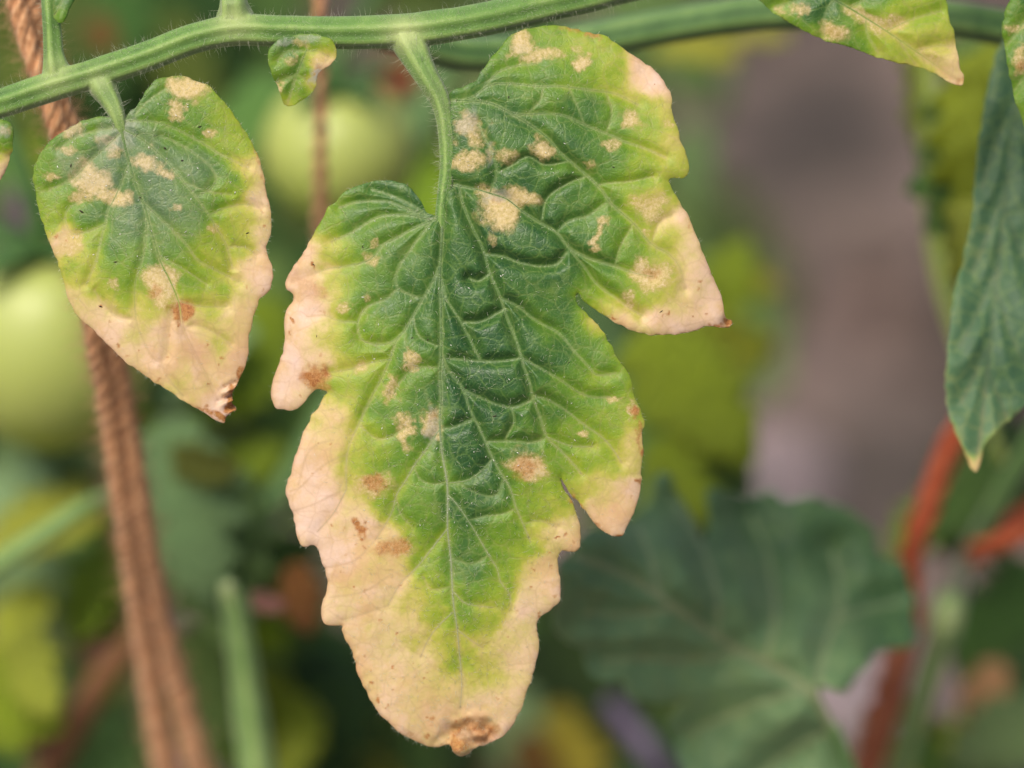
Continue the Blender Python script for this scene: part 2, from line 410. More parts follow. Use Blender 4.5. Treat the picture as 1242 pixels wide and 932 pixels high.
class Leaf:
    def __init__(s, outline, depth_pts, veins, relief=7.0, width=11.0, relief_pts=None, wav=4.0, crinkle=0.0, wscale=110, seed=1, dsmooth=60.0, edge_curl=6.0, fold=None, dscale=1.0, teeth=0.0):
        s.dscale = dscale; s.crinkle = crinkle
        s.poly = catmull(outline, closed=True, spacing=2.5)
        j = np.stack([vnoise(s.poly[:, 0], s.poly[:, 1], 7, seed + 3), vnoise(s.poly[:, 0], s.poly[:, 1], 7, seed + 4)], 1)
        j2 = np.stack([vnoise(s.poly[:, 0], s.poly[:, 1], 21, seed + 5), vnoise(s.poly[:, 0], s.poly[:, 1], 21, seed + 6)], 1)
        s.poly = s.poly + j * 1.3 + j2 * 1.5
        j3 = np.stack([vnoise(s.poly[:, 0], s.poly[:, 1], 30, seed + 7), vnoise(s.poly[:, 0], s.poly[:, 1], 30, seed + 8)], 1)
        s.poly = s.poly + j3 * teeth
        s.depth_pts, s.relief, s.width, s.relief_pts = depth_pts, relief, width, relief_pts
        s.wav, s.wscale, s.seed, s.dsmooth, s.edge_curl = wav, wscale, seed, dsmooth, edge_curl
        s.veins = [(catmull(v[0], spacing=5.0), v[1], v[2]) for v in veins]   # polyline, rank 0..2, radius px
        s.fold = fold
    def vdist(s, x, y):
        d = np.full(x.shape, 1e9); dm = np.full(x.shape, 1e9)
        for pl, rank, r in s.veins:
            q = segdist(x, y, pl)
            d = np.minimum(d, q + (0, 0, 2.5, 99)[rank]); dm = np.minimum(dm, q - r * .45)
        return d, dm
    def depth(s, x, y, vd=None, sdist=None):
        if vd is None: vd = s.vdist(x, y)[0]
        if sdist is None: sdist = segdist(x, y, s.poly, True)
        h = s.relief * (1 - np.exp(-(vd / s.width) ** 1.9))
        if s.relief_pts: h = h * blend(x, y, s.relief_pts, 25)
        h = h + .9 * fbm(x, y, 26, s.seed + 5) * np.minimum(vd / 8, 1) + s.wav * fbm(x, y, s.wscale, s.seed + 9, 2)
        if s.crinkle: h = h + s.crinkle * fbm(x, y, 42, s.seed + 14, 3)
        h = h - s.edge_curl * np.exp(-sdist / 7.0)
        dd = blend(x, y, s.depth_pts, s.dsmooth, 1.6) * s.dscale
        if s.fold is not None: dd = dd + s.fold(x, y)
        return D0 + dd * .001 - h * K * D0
    def build(s, name, mat, parent, step, bleach, spots, browns, greys=(), thick=.00022, label=None, warp=10.0, bl_s=19.0, vein_tint=1.0, rim=0.0):
        x, y, sdist, F = grid_clip(s.poly, step)
        vd, dm = s.vdist(x, y)
        V = P(x, y, s.depth(x, y, vd, sdist))
        wx = x + warp * fbm(x, y, 34, s.seed + 21); wy = y + warp * fbm(x, y, 34, s.seed + 22)
        wx2 = wx + 2.2 * fbm(x, y, 6, s.seed + 31, 2); wy2 = wy + 2.2 * fbm(x, y, 6, s.seed + 32, 2)
        b = blend(wx2, wy2, bleach, bl_s)
        b = b + np.where(vd < 9, .05, 0) * (1 - vd / 9).clip(0) * (b < .6)
        b = b + .10 * fbm(x, y, 46, s.seed + 44, 3) * sstep(.3, .6, b) - .05 * sstep(.7, .95, b)
        b = np.clip(b + .06 * fbm(x, y, 20, s.seed + 40), 0, 1)
        b = np.clip(b + rim * np.exp(-(sdist / 4.0) ** 2), 0, 1)
        s.bleach, s.bl_s = bleach, bl_s
        # pale living rim along the margin
        sp = np.zeros(len(x)); br = np.zeros(len(x)); gr = np.zeros(len(x))
        def stamp(arr, lst, k):
            for it in lst:
                cx, cy, rx, ry, rot, amp = it
                c_, s_ = math.cos(math.radians(rot)), math.sin(math.radians(rot))
                m = (abs(x - cx) < 3 * max(rx, ry) + 12) & (abs(y - cy) < 3 * max(rx, ry) + 12)
                if not m.any(): continue
                xx = x[m] + .85 * rx * fbm(x[m], y[m], max(7, rx * 1.1), k + 1) + 2.6 * vnoise(x[m], y[m], 3.6, k + 5); yy = y[m] + .85 * ry * fbm(x[m], y[m], max(7, rx * 1.1), k + 2) + 2.6 * vnoise(x[m], y[m], 3.6, k + 6)
                u = ((xx - cx) * c_ + (yy - cy) * s_) / rx; v = (-(xx - cx) * s_ + (yy - cy) * c_) / ry
                arr[m] = np.maximum(arr[m], amp * sstep(1.4, .5, np.hypot(u, v)))
        br = .45 * np.exp(-(sdist / 2.6) ** 2) * sstep(.55, .85, b) * (.5 + .5 * fbm(x, y, 22, s.seed + 60))
        rs = np.random.default_rng(s.seed); cand = np.where((b > .7) & (sdist > 2))[0]
        browns = list(browns) + ([(x[q], y[q], rs.uniform(1, 2.6), rs.uniform(1, 2.6), 0, rs.uniform(.4, 1.1)) for q in rs.choice(cand, min(70, len(cand) // 300))] if len(cand) > 300 else [])
        stamp(sp, spots, 100 + s.seed); stamp(br, browns, 200 + s.seed); stamp(gr, greys, 300 + s.seed)
        ve = np.clip(1 - dm / 1.5, 0, 1) * .8 * vein_tint
        V2, F2, n = thicken(V, F, thick)
        d2 = lambda a: np.concatenate([a, a])
        o = mesh_obj(name, V2, F2, mat, parent, dict(bleach=d2(b), spot=d2(sp), brown=d2(br), grey=d2(gr), vein=d2(ve)))
        if label: o['label'] = label
        s.obj, s.x, s.y, s.V, s.n, s.sdist = o, x, y, V, n, sdist
        return o
    def vein_meshes(s, mat, first='midrib', rest='side_vein', lift=.14, skip=2, thin=.5, grey=None):
        for k, (pl, rank, r) in enumerate(s.veins):
            if rank >= skip or r <= 0: continue
            k_in = (segdist(pl[:, 0], pl[:, 1], s.poly, True) > 5) & inside(pl[:, 0], pl[:, 1], s.poly)
            if k == 0: k_in |= np.arange(len(pl)) < 4
            pl = pl[k_in]
            if len(pl) < 4: continue
            d = s.depth(pl[:, 0], pl[:, 1])
            n = len(pl)
            t = np.linspace(0, 1, n)
            rp = (r * (1 - .72 * t) if rank else r * (1 - .8 * t ** .8)) * (thin if k else .9)
            rad = np.maximum(rp, .35) * K * d
            path = P(pl[:, 0], pl[:, 1], d + rad * (1 - lift * 2) )
            Vv, Fv, _, _ = tube(path, rad, 7)
            one = lambda a: np.append(np.repeat(a, 7), [a[0], a[-1]])
            bb = np.clip(blend(pl[:, 0], pl[:, 1], s.bleach, s.bl_s) * .9, 0, 1)
            gg = np.zeros(n) if grey is None else grey(pl[:, 0], pl[:, 1])
            mesh_obj(first if k == 0 else rest, Vv, faces_list(Fv), mat, s.obj, dict(bleach=one(bb), spot=one(np.zeros(n)), brown=one(np.zeros(n)), grey=one(gg), vein=one(.5 + .4 * sstep(430, 560, pl[:, 1]))))
    def hairs(s, n, length, mat, where=None, name='hair', edge=False, rad=.000018):
        w_ = np.ones(len(s.x)) if where is None else where(s.x, s.y)
        if edge: w_ = w_ * (s.sdist < 1.0)
        if w_.sum() <= 0: return
        idx = rng.choice(len(s.x), n, p=w_ / w_.sum())
        dirs = s.n[idx] + rng.normal(size=(n, 3)) * (.9 if not edge else .5)
        if edge:
            c = s.V.mean(0); out = s.V[idx] - c; out /= np.linalg.norm(out, axis=1)[:, None]
            dirs = dirs * .5 + out
        L = length * rng.uniform(.5, 1.3, n)
        V, F = spikes(s.V[idx], dirs, L, np.full(n, rad))
        o = mesh_obj(name, V, F, mat, s.obj); o['kind'] = 'stuff'
    def specks(s, pts, mat, size, name):
        """tiny elongated grains lying on the blade"""
        V = []; F = []
        q_ = np.array(pts, float); ok = inside(q_[:, 0], q_[:, 1], s.poly) & (segdist(q_[:, 0], q_[:, 1], s.poly, True) > 3)
        for (cx, cy) in q_[ok]:
            d = float(s.depth(np.array([cx]), np.array([cy]))[0]); c = P(cx, cy, d - .00004)
            a = rng.uniform(0, 6.28); L = size * rng.uniform(.6, 1.6); W = size * rng.uniform(.25, .45)
            u = RGT * math.cos(a) + UPV * math.sin(a); v = -RGT * math.sin(a) + UPV * math.cos(a)
            o = len(V)
            for q in (u * L, v * W, -u * L, -v * W, -FWD * W, FWD * W): V.append(c + q)
            for a_, b_ in ((0, 1), (1, 2), (2, 3), (3, 0)):
                F.append((o + a_, o + b_, o + 4)); F.append((o + b_, o + a_, o + 5))
        if V:
            o = mesh_obj(name, np.array(V), np.array(F), mat, s.obj, smooth=True); o['kind'] = 'stuff'

def ridged(k, amp, ph=0.0):
    return lambda a, L: 1 + amp * np.cos(k * a + ph + 14 * L) + amp * .5 * np.cos((k + 2) * a + 1.3 - 9 * L)

def fused_stalk(name, tubes, mat, parent, pale=(), voxel=.00014, smooth=7, hair=0, hair_len=.0011):
    """several ridged tubes grown together into one continuous skin"""
    from mathutils.kdtree import KDTree
    Vs = []; Fs = []; St = []; cnt = 0; hb = []; hd = []
    for pts, sides, ridge, nh in tubes:
        path, rad, q = pxpath(pts, 3.0)
        rad = rad * (1 + .035 * fbm(np.arange(len(rad)) * 4.0, np.zeros(len(rad)), 40, 5))
        rf = ridged(*ridge); V, F, A, S = tube(path, rad, sides, rf)
        Vs.append(V); Fs += [tuple(k + cnt for k in f) for f in faces_list(F)]; cnt += len(V)
        St.append(np.clip(.5 + (rf(A, S) - 1) / (ridge[1] * 1.6) * .28, 0, 1))
        if nh:
            n = len(path); k = rng.integers(1, n - 1, nh)
            T = path[k + 1] - path[k - 1]; T /= np.linalg.norm(T, axis=1)[:, None]
            r_ = rng.normal(size=(nh, 3)); r_ -= T * (r_ * T).sum(1)[:, None]; r_ /= np.linalg.norm(r_, axis=1)[:, None]
            r_ = np.where(((r_ @ FWD) > .35)[:, None], -r_, r_)
            hb.append(path[k] + r_ * (rad[k] * .95)[:, None]); hd.append(r_ + T * rng.normal(size=(nh, 1)) * .35)
    V = np.vstack(Vs); St = np.concatenate(St)
    tmp = mesh_obj('tmp', V, Fs, mat, parent)
    m1 = tmp.modifiers.new('r', 'REMESH'); m1.mode = 'VOXEL'; m1.voxel_size = voxel
    m2 = tmp.modifiers.new('s', 'SMOOTH'); m2.factor = .5; m2.iterations = smooth
    dg = bpy.context.evaluated_depsgraph_get(); ev = tmp.evaluated_get(dg)
    me = bpy.data.meshes.new_from_object(ev)
    bpy.data.objects.remove(tmp)
    kd = KDTree(len(V)); base = np.array(parent['_base'])
    for k, p_ in enumerate(V - base): kd.insert(p_, k)
    kd.balance()
    co_ = np.empty(len(me.vertices) * 3, np.float32); me.vertices.foreach_get('co', co_); co_ = co_.reshape(-1, 3)
    st = np.array([St[kd.find(p_)[1]] for p_ in co_])
    pl = np.zeros(len(co_))
    for (cx, cy, cd_, r, a) in pale:
        pl = np.maximum(pl, a * np.exp(-(np.linalg.norm(co_ + base - P(cx, cy, cd_), axis=1) / (r * K * D0)) ** 2))
    for nm, arr in (('stripe', st), ('pale', pl)):
        if nm in me.attributes: me.attributes.remove(me.attributes[nm])
        at = me.attributes.new(nm, 'FLOAT', 'POINT'); at.data.foreach_set('value', arr.astype(np.float32))
    me.polygons.foreach_set('use_smooth', np.ones(len(me.polygons), bool))
    me.materials.clear(); me.materials.append(mat); me.name = name
    o = bpy.data.objects.new(name, me); C.objects.link(o); o.parent = parent; o['_base'] = [float(q) for q in base]
    hb = np.vstack(hb); hd = np.vstack(hd); n = len(hb)
    V, F = spikes(hb, hd, hair_len * rng.uniform(.25, 1.15, n), np.full(n, .000016))
    h = mesh_obj('hair', V, F, M_HAIR, o); h['kind'] = 'stuff'
    return o

def stalk(name, pts, mat, parent, sides=28, ridge=(5, .07, .6), pale=(), hair=0, hair_len=.0011, spacing=3.0):
    path, rad, q = pxpath(pts, spacing)
    wob = 1 + .04 * fbm(np.arange(len(rad)) * 4.0, np.zeros(len(rad)), 40, 5)
    rf = ridged(*ridge)
    V, F, A, S = tube(path, rad * wob, sides, rf)
    st = np.clip(.5 + (rf(A, S) - 1) / (ridge[1] * 1.6) * .42, 0, 1)
    pl = np.zeros(len(A))
    for (cx, cy, cd_, r, a) in pale:
        c = P(cx, cy, cd_); pl = np.maximum(pl, a * np.exp(-(np.linalg.norm(V - c, axis=1) / (r * K * D0)) ** 2))
    o = mesh_obj(name, V, faces_list(F), mat, parent, dict(stripe=st, pale=pl))
    if hair:
        n = len(path); k = rng.integers(1, n - 1, hair)
        T = path[np.minimum(k + 1, n - 1)] - path[k - 1]; T /= np.linalg.norm(T, axis=1)[:, None]
        r_ = rng.normal(size=(hair, 3)); r_ -= T * (r_ * T).sum(1)[:, None]; r_ /= np.linalg.norm(r_, axis=1)[:, None]
        r_ = np.where(((r_ @ FWD) > .35)[:, None], -r_, r_)
        base = path[k] + r_ * (rad[k] * .97)[:, None]
        V, F = spikes(base, r_ + T * rng.normal(size=(hair, 1)) * .35, hair_len * rng.uniform(.25, 1.15, hair) , np.full(hair, .000016))
        h = mesh_obj('hair', V, F, M_HAIR, o if parent.get('category') else parent); h['kind'] = 'stuff'
    return o

# ------------------------------------------------------------------ ground
t_ = np.linspace(-1, 1, 190)
gx = np.sinh(t_ * 5.2) / math.sinh(5.2) * 40; gy = np.sinh(t_ * 5.2) / math.sinh(5.2) * 40 + 1.7
GX, GY = np.meshgrid(gx, gy); xx, yy = GX.ravel(), GY.ravel()
near = np.exp(-((xx) ** 2 + (yy - 1.7) ** 2) / 6)
def gz(x, y): return .022 * fbm(x, y, .22, 3, 4) + .012 * fbm(x, y, .05, 8, 2)
zz = gz(xx, yy) * (.25 + near)
i = (np.arange(189)[:, None] * 190 + np.arange(189)[None, :]).ravel()
m, nt, N, Lk = newmat('dry soil')
co = N('TexCoord').outputs['Object']
n1 = noise(N, Lk, co, 6.5, 2, .5); n2 = noise(N, Lk, co, 45, 5, .65); n3 = noise(N, Lk, co, 2.2, 3)
r1 = ramp(N, [(.40, lin(42, 37, 36)), (.5, lin(104, 91, 86)), (.58, lin(146, 126, 120))]); Lk(n1, r1.inputs[0])
r2 = ramp(N, [(.3, lin(72, 66, 58)), (.7, lin(158, 140, 132))]); Lk(n2, r2.inputs[0])
col = mixc(N, Lk, .4, r1.outputs[0], r2.outputs[0])
gm = N('MapRange'); setv(gm, From_Min=.56, From_Max=.7, To_Min=0.0, To_Max=.45); Lk(n3, gm.inputs[0])
col = mixc(N, Lk, gm.outputs[0], col, lin(100, 108, 76))
n5 = noise(N, Lk, co, 5.0, 2, .5); r5 = ramp(N, [(.44, (.34, .35, .32, 1)), (.5, (.82, .8, .76, 1)), (.57, (1.12, 1.06, 1.02, 1))]); Lk(n5, r5.inputs[0])
col = mixc(N, Lk, 1.0, col, r5.outputs[0], 'MULTIPLY')
b = N('Bump'); setv(b, Strength=.6, Distance=.01); Lk(n2, b.inputs['Height'])
pb = N('BsdfPrincipled'); setv(pb, Roughness=.9); Lk(col, pb.inputs['Base Color']); Lk(b.outputs[0], pb.inputs['Normal'])
Lk(pb.outputs[0], N('OutputMaterial').inputs[0])
M_SOIL = m
g = mesh_obj('ground', np.stack([xx, yy, zz], 1), np.stack([i, i + 1, i + 191, i + 190], 1), M_SOIL)
g['kind'] = 'structure'; g['label'] = 'dry grey brown garden soil with clods and weeds'
# loose clods and stones, far too blurred to count
ICO = [(0, 0, 1), (.894, 0, .447), (.276, .851, .447), (-.724, .526, .447), (-.724, -.526, .447), (.276, -.851, .447), (.724, .526, -.447), (-.276, .851, -.447), (-.894, 0, -.447), (-.276, -.851, -.447), (.724, -.526, -.447), (0, 0, -1)]
IF = [(0, 1, 2), (0, 2, 3), (0, 3, 4), (0, 4, 5), (0, 5, 1), (1, 6, 2), (2, 7, 3), (3, 8, 4), (4, 9, 5), (5, 10, 1), (6, 7, 2), (7, 8, 3), (8, 9, 4), (9, 10, 5), (10, 6, 1), (11, 7, 6), (11, 8, 7), (11, 9, 8), (11, 10, 9), (11, 6, 10)]
V = []; F = []
for k in range(1300):
    x_, y_ = rng.uniform(-.9, .9), rng.uniform(.9, 3.0); s_ = .004 + .04 * rng.random() ** 4
    q = np.array(ICO) * rng.uniform(.6, 1.2, (12, 1)) * np.array([1.2, 1, .7]) * s_
    a = rng.uniform(0, 6.28); R_ = np.array([[math.cos(a), -math.sin(a), 0], [math.sin(a), math.cos(a), 0], [0, 0, 1]])
    o_ = len(V); V += list(q @ R_.T + [x_, y_, float(gz(np.array(x_), np.array(y_))) + s_ * .3]); F += [(a_ + o_, b_ + o_, c_ + o_) for a_, b_, c_ in IF]
g = mesh_obj('soil_clods', np.array(V), np.array(F), M_SOIL); g['kind'] = 'stuff'; g['label'] = 'loose clods of dry soil scattered over the ground'; g['category'] = 'soil'

# ------------------------------------------------------------------ the scorched compound leaf in focus
DS = D0 + .002
frond = thing('tomato_leaf', 'scorched compound tomato leaf on a hairy green stalk, its leaflets bleached pale at the edges', 'leaf', P(1440, 0, DS + .058))
RACH = [(-300, 226, DS + .016, 8), (-180, 184, DS + .009, 13), (-70, 148, DS + .003, 16.5), (0, 126, DS + .001, 17.5), (60, 106, DS, 18), (120, 88, DS, 18), (180, 68, DS, 18), (235, 47, DS, 18), (285, 37, DS, 18.5), (340, 38, DS, 18.5),
        (410, 40, DS, 19), (480, 38, DS, 20), (530, 33, DS, 20), (590, 23, DS + .001, 20), (650, 9, DS + .003, 20), (720, -7, DS + .005, 20), (800, -27, DS + .008, 20), (1010, -70, DS + .012, 21), (1200, -92, DS + .026, 22), (1370, -70, DS + .046, 24), (1440, 0, DS + .058, 24)]
fused_stalk('leaf_stalk', [(RACH, 40, (6, .055, .4), 2600),
  ([(484, 30, DS + .0008, 14), (490, 42, DS + .0003, 19), (497, 54, DS - .0003, 20.5), (503, 65, DS - .0006, 19), (509, 77, DS - .0009, 17), (520, 97, DS - .0012, 14.5), (533, 120, DS - .0012, 12.5), (540, 150, DS - .0012, 10.5), (543, 195, DS - .0012, 9.5), (539, 235, DS - .0010, 8.5), (536, 262, DS - .0008, 8), (535.5, 300, DS - .0004, 5.5), (534, 335, DS + .0005, 3.0)], 26, (5, .045, 1.2), 700),
  ([(114, 84, DS + .0008, 12), (119, 96, DS + .0003, 16), (125, 107, DS - .0003, 16.5), (131, 117, DS - .0006, 14), (138, 130, DS - .0009, 11.5), (144, 146, DS - .0010, 9), (149, 165, DS - .0007, 6), (152, 185, DS - .0002, 3)], 24, (5, .05, .2), 160),
  ([(286, 42, DS + .0012, 14), (286, 33, DS + .0011, 22), (285, 22, DS + .0007, 23), (284, 12, DS + .0002, 19), (283, 2, DS, 16.5), (282, -20, DS + .002, 15), (278, -90, DS + .006, 13)], 24, (5, .07, .2), 120),
  ([(74, 108, DS + .0006, 20), (72, 99, DS + .0010, 21), (69.5, 89, DS + .0005, 18.5), (67, 79, DS, 15), (65, 66, DS, 12.3), (64, 50, DS, 11.5), (62, 20, DS, 11), (58, -30, DS + .001, 10.5), (50, -90, DS + .004, 9)], 24, (4, .09, .9), 160),
  ([(372, 54, DS - .0005, 7), (372, 62, DS - .0016, 5), (368, 70, DS - .002, 3)], 14, (3, .06, .2), 0),
  ([(1010, -70, DS + .010, 16), (1000, -50, DS + .006, 12), (990, -30, DS + .003, 8), (985, -12, DS + .002, 5)], 16, (3, .06, .2), 0),
  ([(1010, -70, DS + .012, 13), (1100, -95, DS + .010, 11), (1200, -95, DS + .007, 9), (1255, -75, DS + .004, 7), (1266, -50, DS + .003, 4)], 14, (3, .06, .2), 0),
  ([(-16, 132, DS + .001, 8), (-15, 145, DS + .001, 5), (-14, 160, DS + .001, 3)], 12, (3, .06, .2), 0)],
  M_STEM, frond, hair_len=.0015, pale=[(490, 42, DS - .002, 24, .8), (120, 102, DS - .001, 20, .5), (284, 24, DS - .001, 26, .65), (68, 92, DS - .001, 24, .5), (535, 130, DS - .002, 60, .2), (140, 140, DS - .002, 30, .3)])

# --- the large leaflet
OUT = [(545, 118), (550, 110), (568, 101.5), (579, 98), (584, 88), (590.6, 79.5), (607, 56), (624, 41), (651, 33), (680, 31.5), (708, 37), (735, 44.6), (760, 60), (790, 81.6), (806, 99), (814.6, 121), (815, 135), (823, 157),
  (829.6, 181.5), (834.6, 206), (829.6, 214), (821.4, 216.5), (810.5, 218.5), (814.6, 231), (828, 250), (839, 272), (855.6, 317.7), (869, 345), (878, 370), (880, 386), (888, 391), (884, 397), (861, 397), (845, 401), (823, 405),
  (793, 407), (771, 402.6), (751.6, 394), (732.5, 383), (716, 372.5), (705, 363), (700, 355), (696.5, 358), (700, 370), (713, 382), (727, 396), (738, 413.5), (749, 433), (763, 455), (771, 479), (779, 498), (783, 512),
  (779, 526), (779, 548), (779, 570), (775, 600), (770, 622), (760, 641), (753, 651), (741, 649), (722, 637), (708, 619), (696, 605), (689, 594), (681, 580), (684, 592), (693, 608), (701, 630), (705, 649), (702.6, 665), (696, 670),
  (682, 668), (677, 675), (676.5, 690), (680, 712), (678, 731), (668.6, 740), (654.5, 750), (651, 765), (654, 781), (651.4, 800), (642, 828), (629.5, 865.6), (617, 886), (606, 896), (592, 903), (579, 906),
  (567, 916), (557, 918), (549.6, 912.6), (545.5, 905), (529, 905), (507, 900.7), (485, 889), (466.5, 872), (451, 853), (438, 828), (429, 800), (421, 778), (415, 765), (416, 758), (404, 757.5), (393, 754), (391, 737), (396, 718),
  (397, 703), (391, 684), (384, 664), (372, 665), (364, 661), (358, 643.5), (353, 619), (346, 594), (350, 580.6), (355.6, 558.7), (365, 531), (380, 504), (394, 482), (398, 476), (392.5, 473.5), (384, 473), (377.5, 476.5),
  (369, 487.5), (361, 495), (347, 498), (335, 496), (331, 485), (330, 465.6), (334, 450), (343, 427), (346, 408), (346, 381), (354, 364), (353, 356), (346, 348), (350, 334), (364, 309.5), (377.5, 290), (394, 260), (410, 241),
  (429.5, 227), (449, 220.5), (470.6, 220), (490, 224.6), (503, 235.6), (512, 249), (518.5, 257.5), (526, 262), (536, 262), (541, 235), (545, 180), (544, 140)]
VE = [
 ([(537, 262), (536, 290), (533.5, 337), (535, 378), (535, 427), (533.5, 455), (535, 476), (533.5, 512), (536, 548), (542, 583), (543, 608), (543, 643), (547, 681), (549.5, 728), (554, 759), (557, 790), (560, 828), (558, 859)], 0, 4.2),
 # upper lobe beside the stalk
 ([(543, 122), (560, 122), (593, 125), (615, 135), (642, 151), (664, 168), (678, 184), (694, 198), (713, 214), (730, 231), (741, 247), (768, 271), (790, 296), (812, 309), (825, 326), (831, 350)], 0, 3.4),
 ([(620, 137), (636, 139), (658, 138), (683, 140), (708, 151), (735, 162), (757, 172), (784, 181), (806, 191)], 1, 2.2),
 ([(566, 120), (576, 116), (595, 103), (620, 102), (653, 105), (678, 105), (713, 109), (746, 114), (773, 127)], 1, 2.2),
 ([(587, 105), (604, 88), (623, 81), (650, 77)], 1, 1.6),
 ([(658, 108), (655, 122), (640, 138)], 2, 1.0), ([(690, 107), (700, 128), (708, 150)], 2, 1), ([(735, 113), (742, 138), (735, 161)], 2, 1),
 ([(544, 222), (560, 226), (579, 230), (595, 235), (615, 242), (634, 257), (656, 271), (675, 282), (686, 296), (697, 305), (719, 315), (746, 323), (768, 331), (792, 336)], 0, 3.0),
 ([(690, 302), (708, 323), (724, 345), (746, 361), (765, 375), (779, 383)], 1, 1.8),
 ([(675, 282), (690, 268), (712, 262), (735, 246)], 1, 1.3), ([(722, 225), (740, 222), (765, 220), (792, 214)], 2, 1), ([(594, 234), (602, 210), (596, 185), (588, 168), (580, 150)], 1, 1.4),
 ([(602, 210), (622, 200), (640, 190), (660, 200), (690, 196)], 2, 1), ([(656, 270), (664, 240), (690, 222), (712, 214)], 2, 1.1), ([(790, 295), (800, 270), (815, 262)], 2, 1), ([(746, 322), (752, 300), (768, 272)], 2, 1),
 # body, beside the midrib on the shaded side
 ([(557, 225), (561, 246), (572, 274), (585, 301), (594, 331), (606, 359), (615, 386), (626, 413), (634, 441), (642, 463), (646, 482), (656, 509), (663, 530), (678, 545), (692, 559), (705, 575)], 0, 2.6),
 ([(606, 361), (628, 372), (650, 389), (678, 405), (697, 427), (713, 444), (724, 455), (746, 453)], 1, 1.8),
 ([(631, 433), (659, 449), (678, 460), (700, 475), (719, 482), (740, 482)], 1, 1.6),
 ([(646, 480), (664, 485), (686, 498), (708, 515), (727, 528), (741, 542), (754, 561)], 1, 1.6),
 ([(663, 530), (692, 541), (719, 542)], 1, 1.2),
 ([(588, 308), (609, 311), (628, 318), (653, 323), (675, 320), (687, 306)], 1, 1.8),
 ([(535, 338), (538, 348), (542, 364), (558, 389), (572, 416), (583, 438)], 1, 1.6),
 ([(561, 391), (583, 390), (604, 379), (613, 374)], 1, 1.3), ([(569, 338), (580, 341), (594, 332)], 1, 1.2), ([(546, 435), (582, 438), (609, 438), (632, 434)], 1, 1.2),
 ([(535, 430), (544, 449), (561, 471), (569, 495), (583, 523), (594, 548), (605, 570), (618, 591), (626, 616), (634, 635), (642, 654)], 0, 2.3),
 ([(561, 472), (593, 487), (620, 494), (644, 486)], 1, 1.3), ([(620, 495), (623, 512), (612, 534)], 2, 1.0), ([(590, 536), (620, 535), (645, 537), (662, 531)], 1, 1.2),
 ([(543, 586), (566, 583), (583, 572), (596, 558)], 1, 1.1), ([(536, 520), (550, 518), (572, 509)], 1, 1.1), ([(555, 587), (583, 600), (602, 600), (610, 580)], 2, 1.0), ([(566, 632), (588, 626), (607, 624), (626, 617)], 2, 1),
 ([(543, 600), (555, 613), (572, 638), (585, 660), (594, 676), (603, 690), (607, 706), (618, 721), (620, 740)], 0, 1.9),
 ([(547, 678), (573, 684), (592, 674)], 2, 1.0), ([(550, 718), (563, 731), (579, 735), (598, 737)], 1, 1.5), ([(556, 765), (573, 778), (586, 786)], 1, 1.3), ([(634, 636), (655, 632), (675, 640)], 2, 1),
 # body, beside the midrib towards the bleached side
 ([(530, 264), (521, 266), (495, 261), (473, 261), (457, 264), (438, 275), (421, 285), (402, 293)], 0, 2.2),
 ([(517, 261), (495, 254), (473, 245), (451, 244), (429, 246), (412, 252)], 1, 1.7), ([(512, 256), (484, 241), (468, 235), (451, 230)], 1, 1.2),
 ([(528, 266), (517, 270), (498, 279), (479, 290), (465, 297), (449, 315), (421, 323), (399, 326), (375, 334), (353, 341)], 0, 2.2),
 ([(524, 268), (509, 287), (495, 307), (484, 323), (480, 337), (482, 349), (490, 354), (506, 361)], 1, 1.7),
 ([(534, 318), (531, 328), (523, 345), (512, 364), (501, 383), (490, 402), (481, 413), (473, 435), (465, 455), (449, 485), (435, 515), (424, 539), (420, 561), (420, 594)], 0, 2.3),
 ([(492, 400), (473, 416), (451, 417), (438, 411), (434, 391), (446, 372), (470, 362), (482, 350)], 1, 1.4), ([(434, 391), (410, 389), (394, 383), (372, 384)], 1, 1.2),
 ([(531, 446), (509, 446), (490, 457), (478, 478)], 1, 1.2), ([(473, 436), (450, 440), (425, 448), (400, 452)], 1, 1.2), ([(436, 515), (452, 530), (470, 532), (490, 520)], 2, 1), ([(501, 384), (508, 408), (530, 420)], 2, 1),
 ([(534, 520), (517, 545), (503, 564), (492, 583), (481, 600), (477, 616), (470, 632), (455, 655)], 0, 2.2),
 ([(540, 586), (522, 587), (509, 581), (503, 568)], 2, 1.0), ([(481, 600), (485, 622), (500, 640)], 2, 1),
 ([(543, 641), (528, 660), (511, 682), (498, 696), (485, 709), (470, 735)], 0, 2.2), ([(549, 743), (532, 759), (520, 775), (510, 797)], 1, 1.7), ([(546, 712), (523, 715), (513, 699)], 2, 1.0), ([(470, 735), (440, 745), (415, 752)], 2, 1.0),
 ([(352, 596), (366, 590), (383, 572), (402, 559), (420, 552)], 3, 1.2), ([(362, 588), (372, 552), (386, 539), (404, 534)], 3, 1.1), ([(356, 620), (380, 612), (405, 600), (420, 594)], 3, 1.1), ([(420, 594), (405, 622), (385, 645)], 1, 1.3),
 ([(390, 690), (430, 680), (455, 655)], 3, 1.1), ([(400, 725), (440, 718), (470, 700)], 3, 1)]
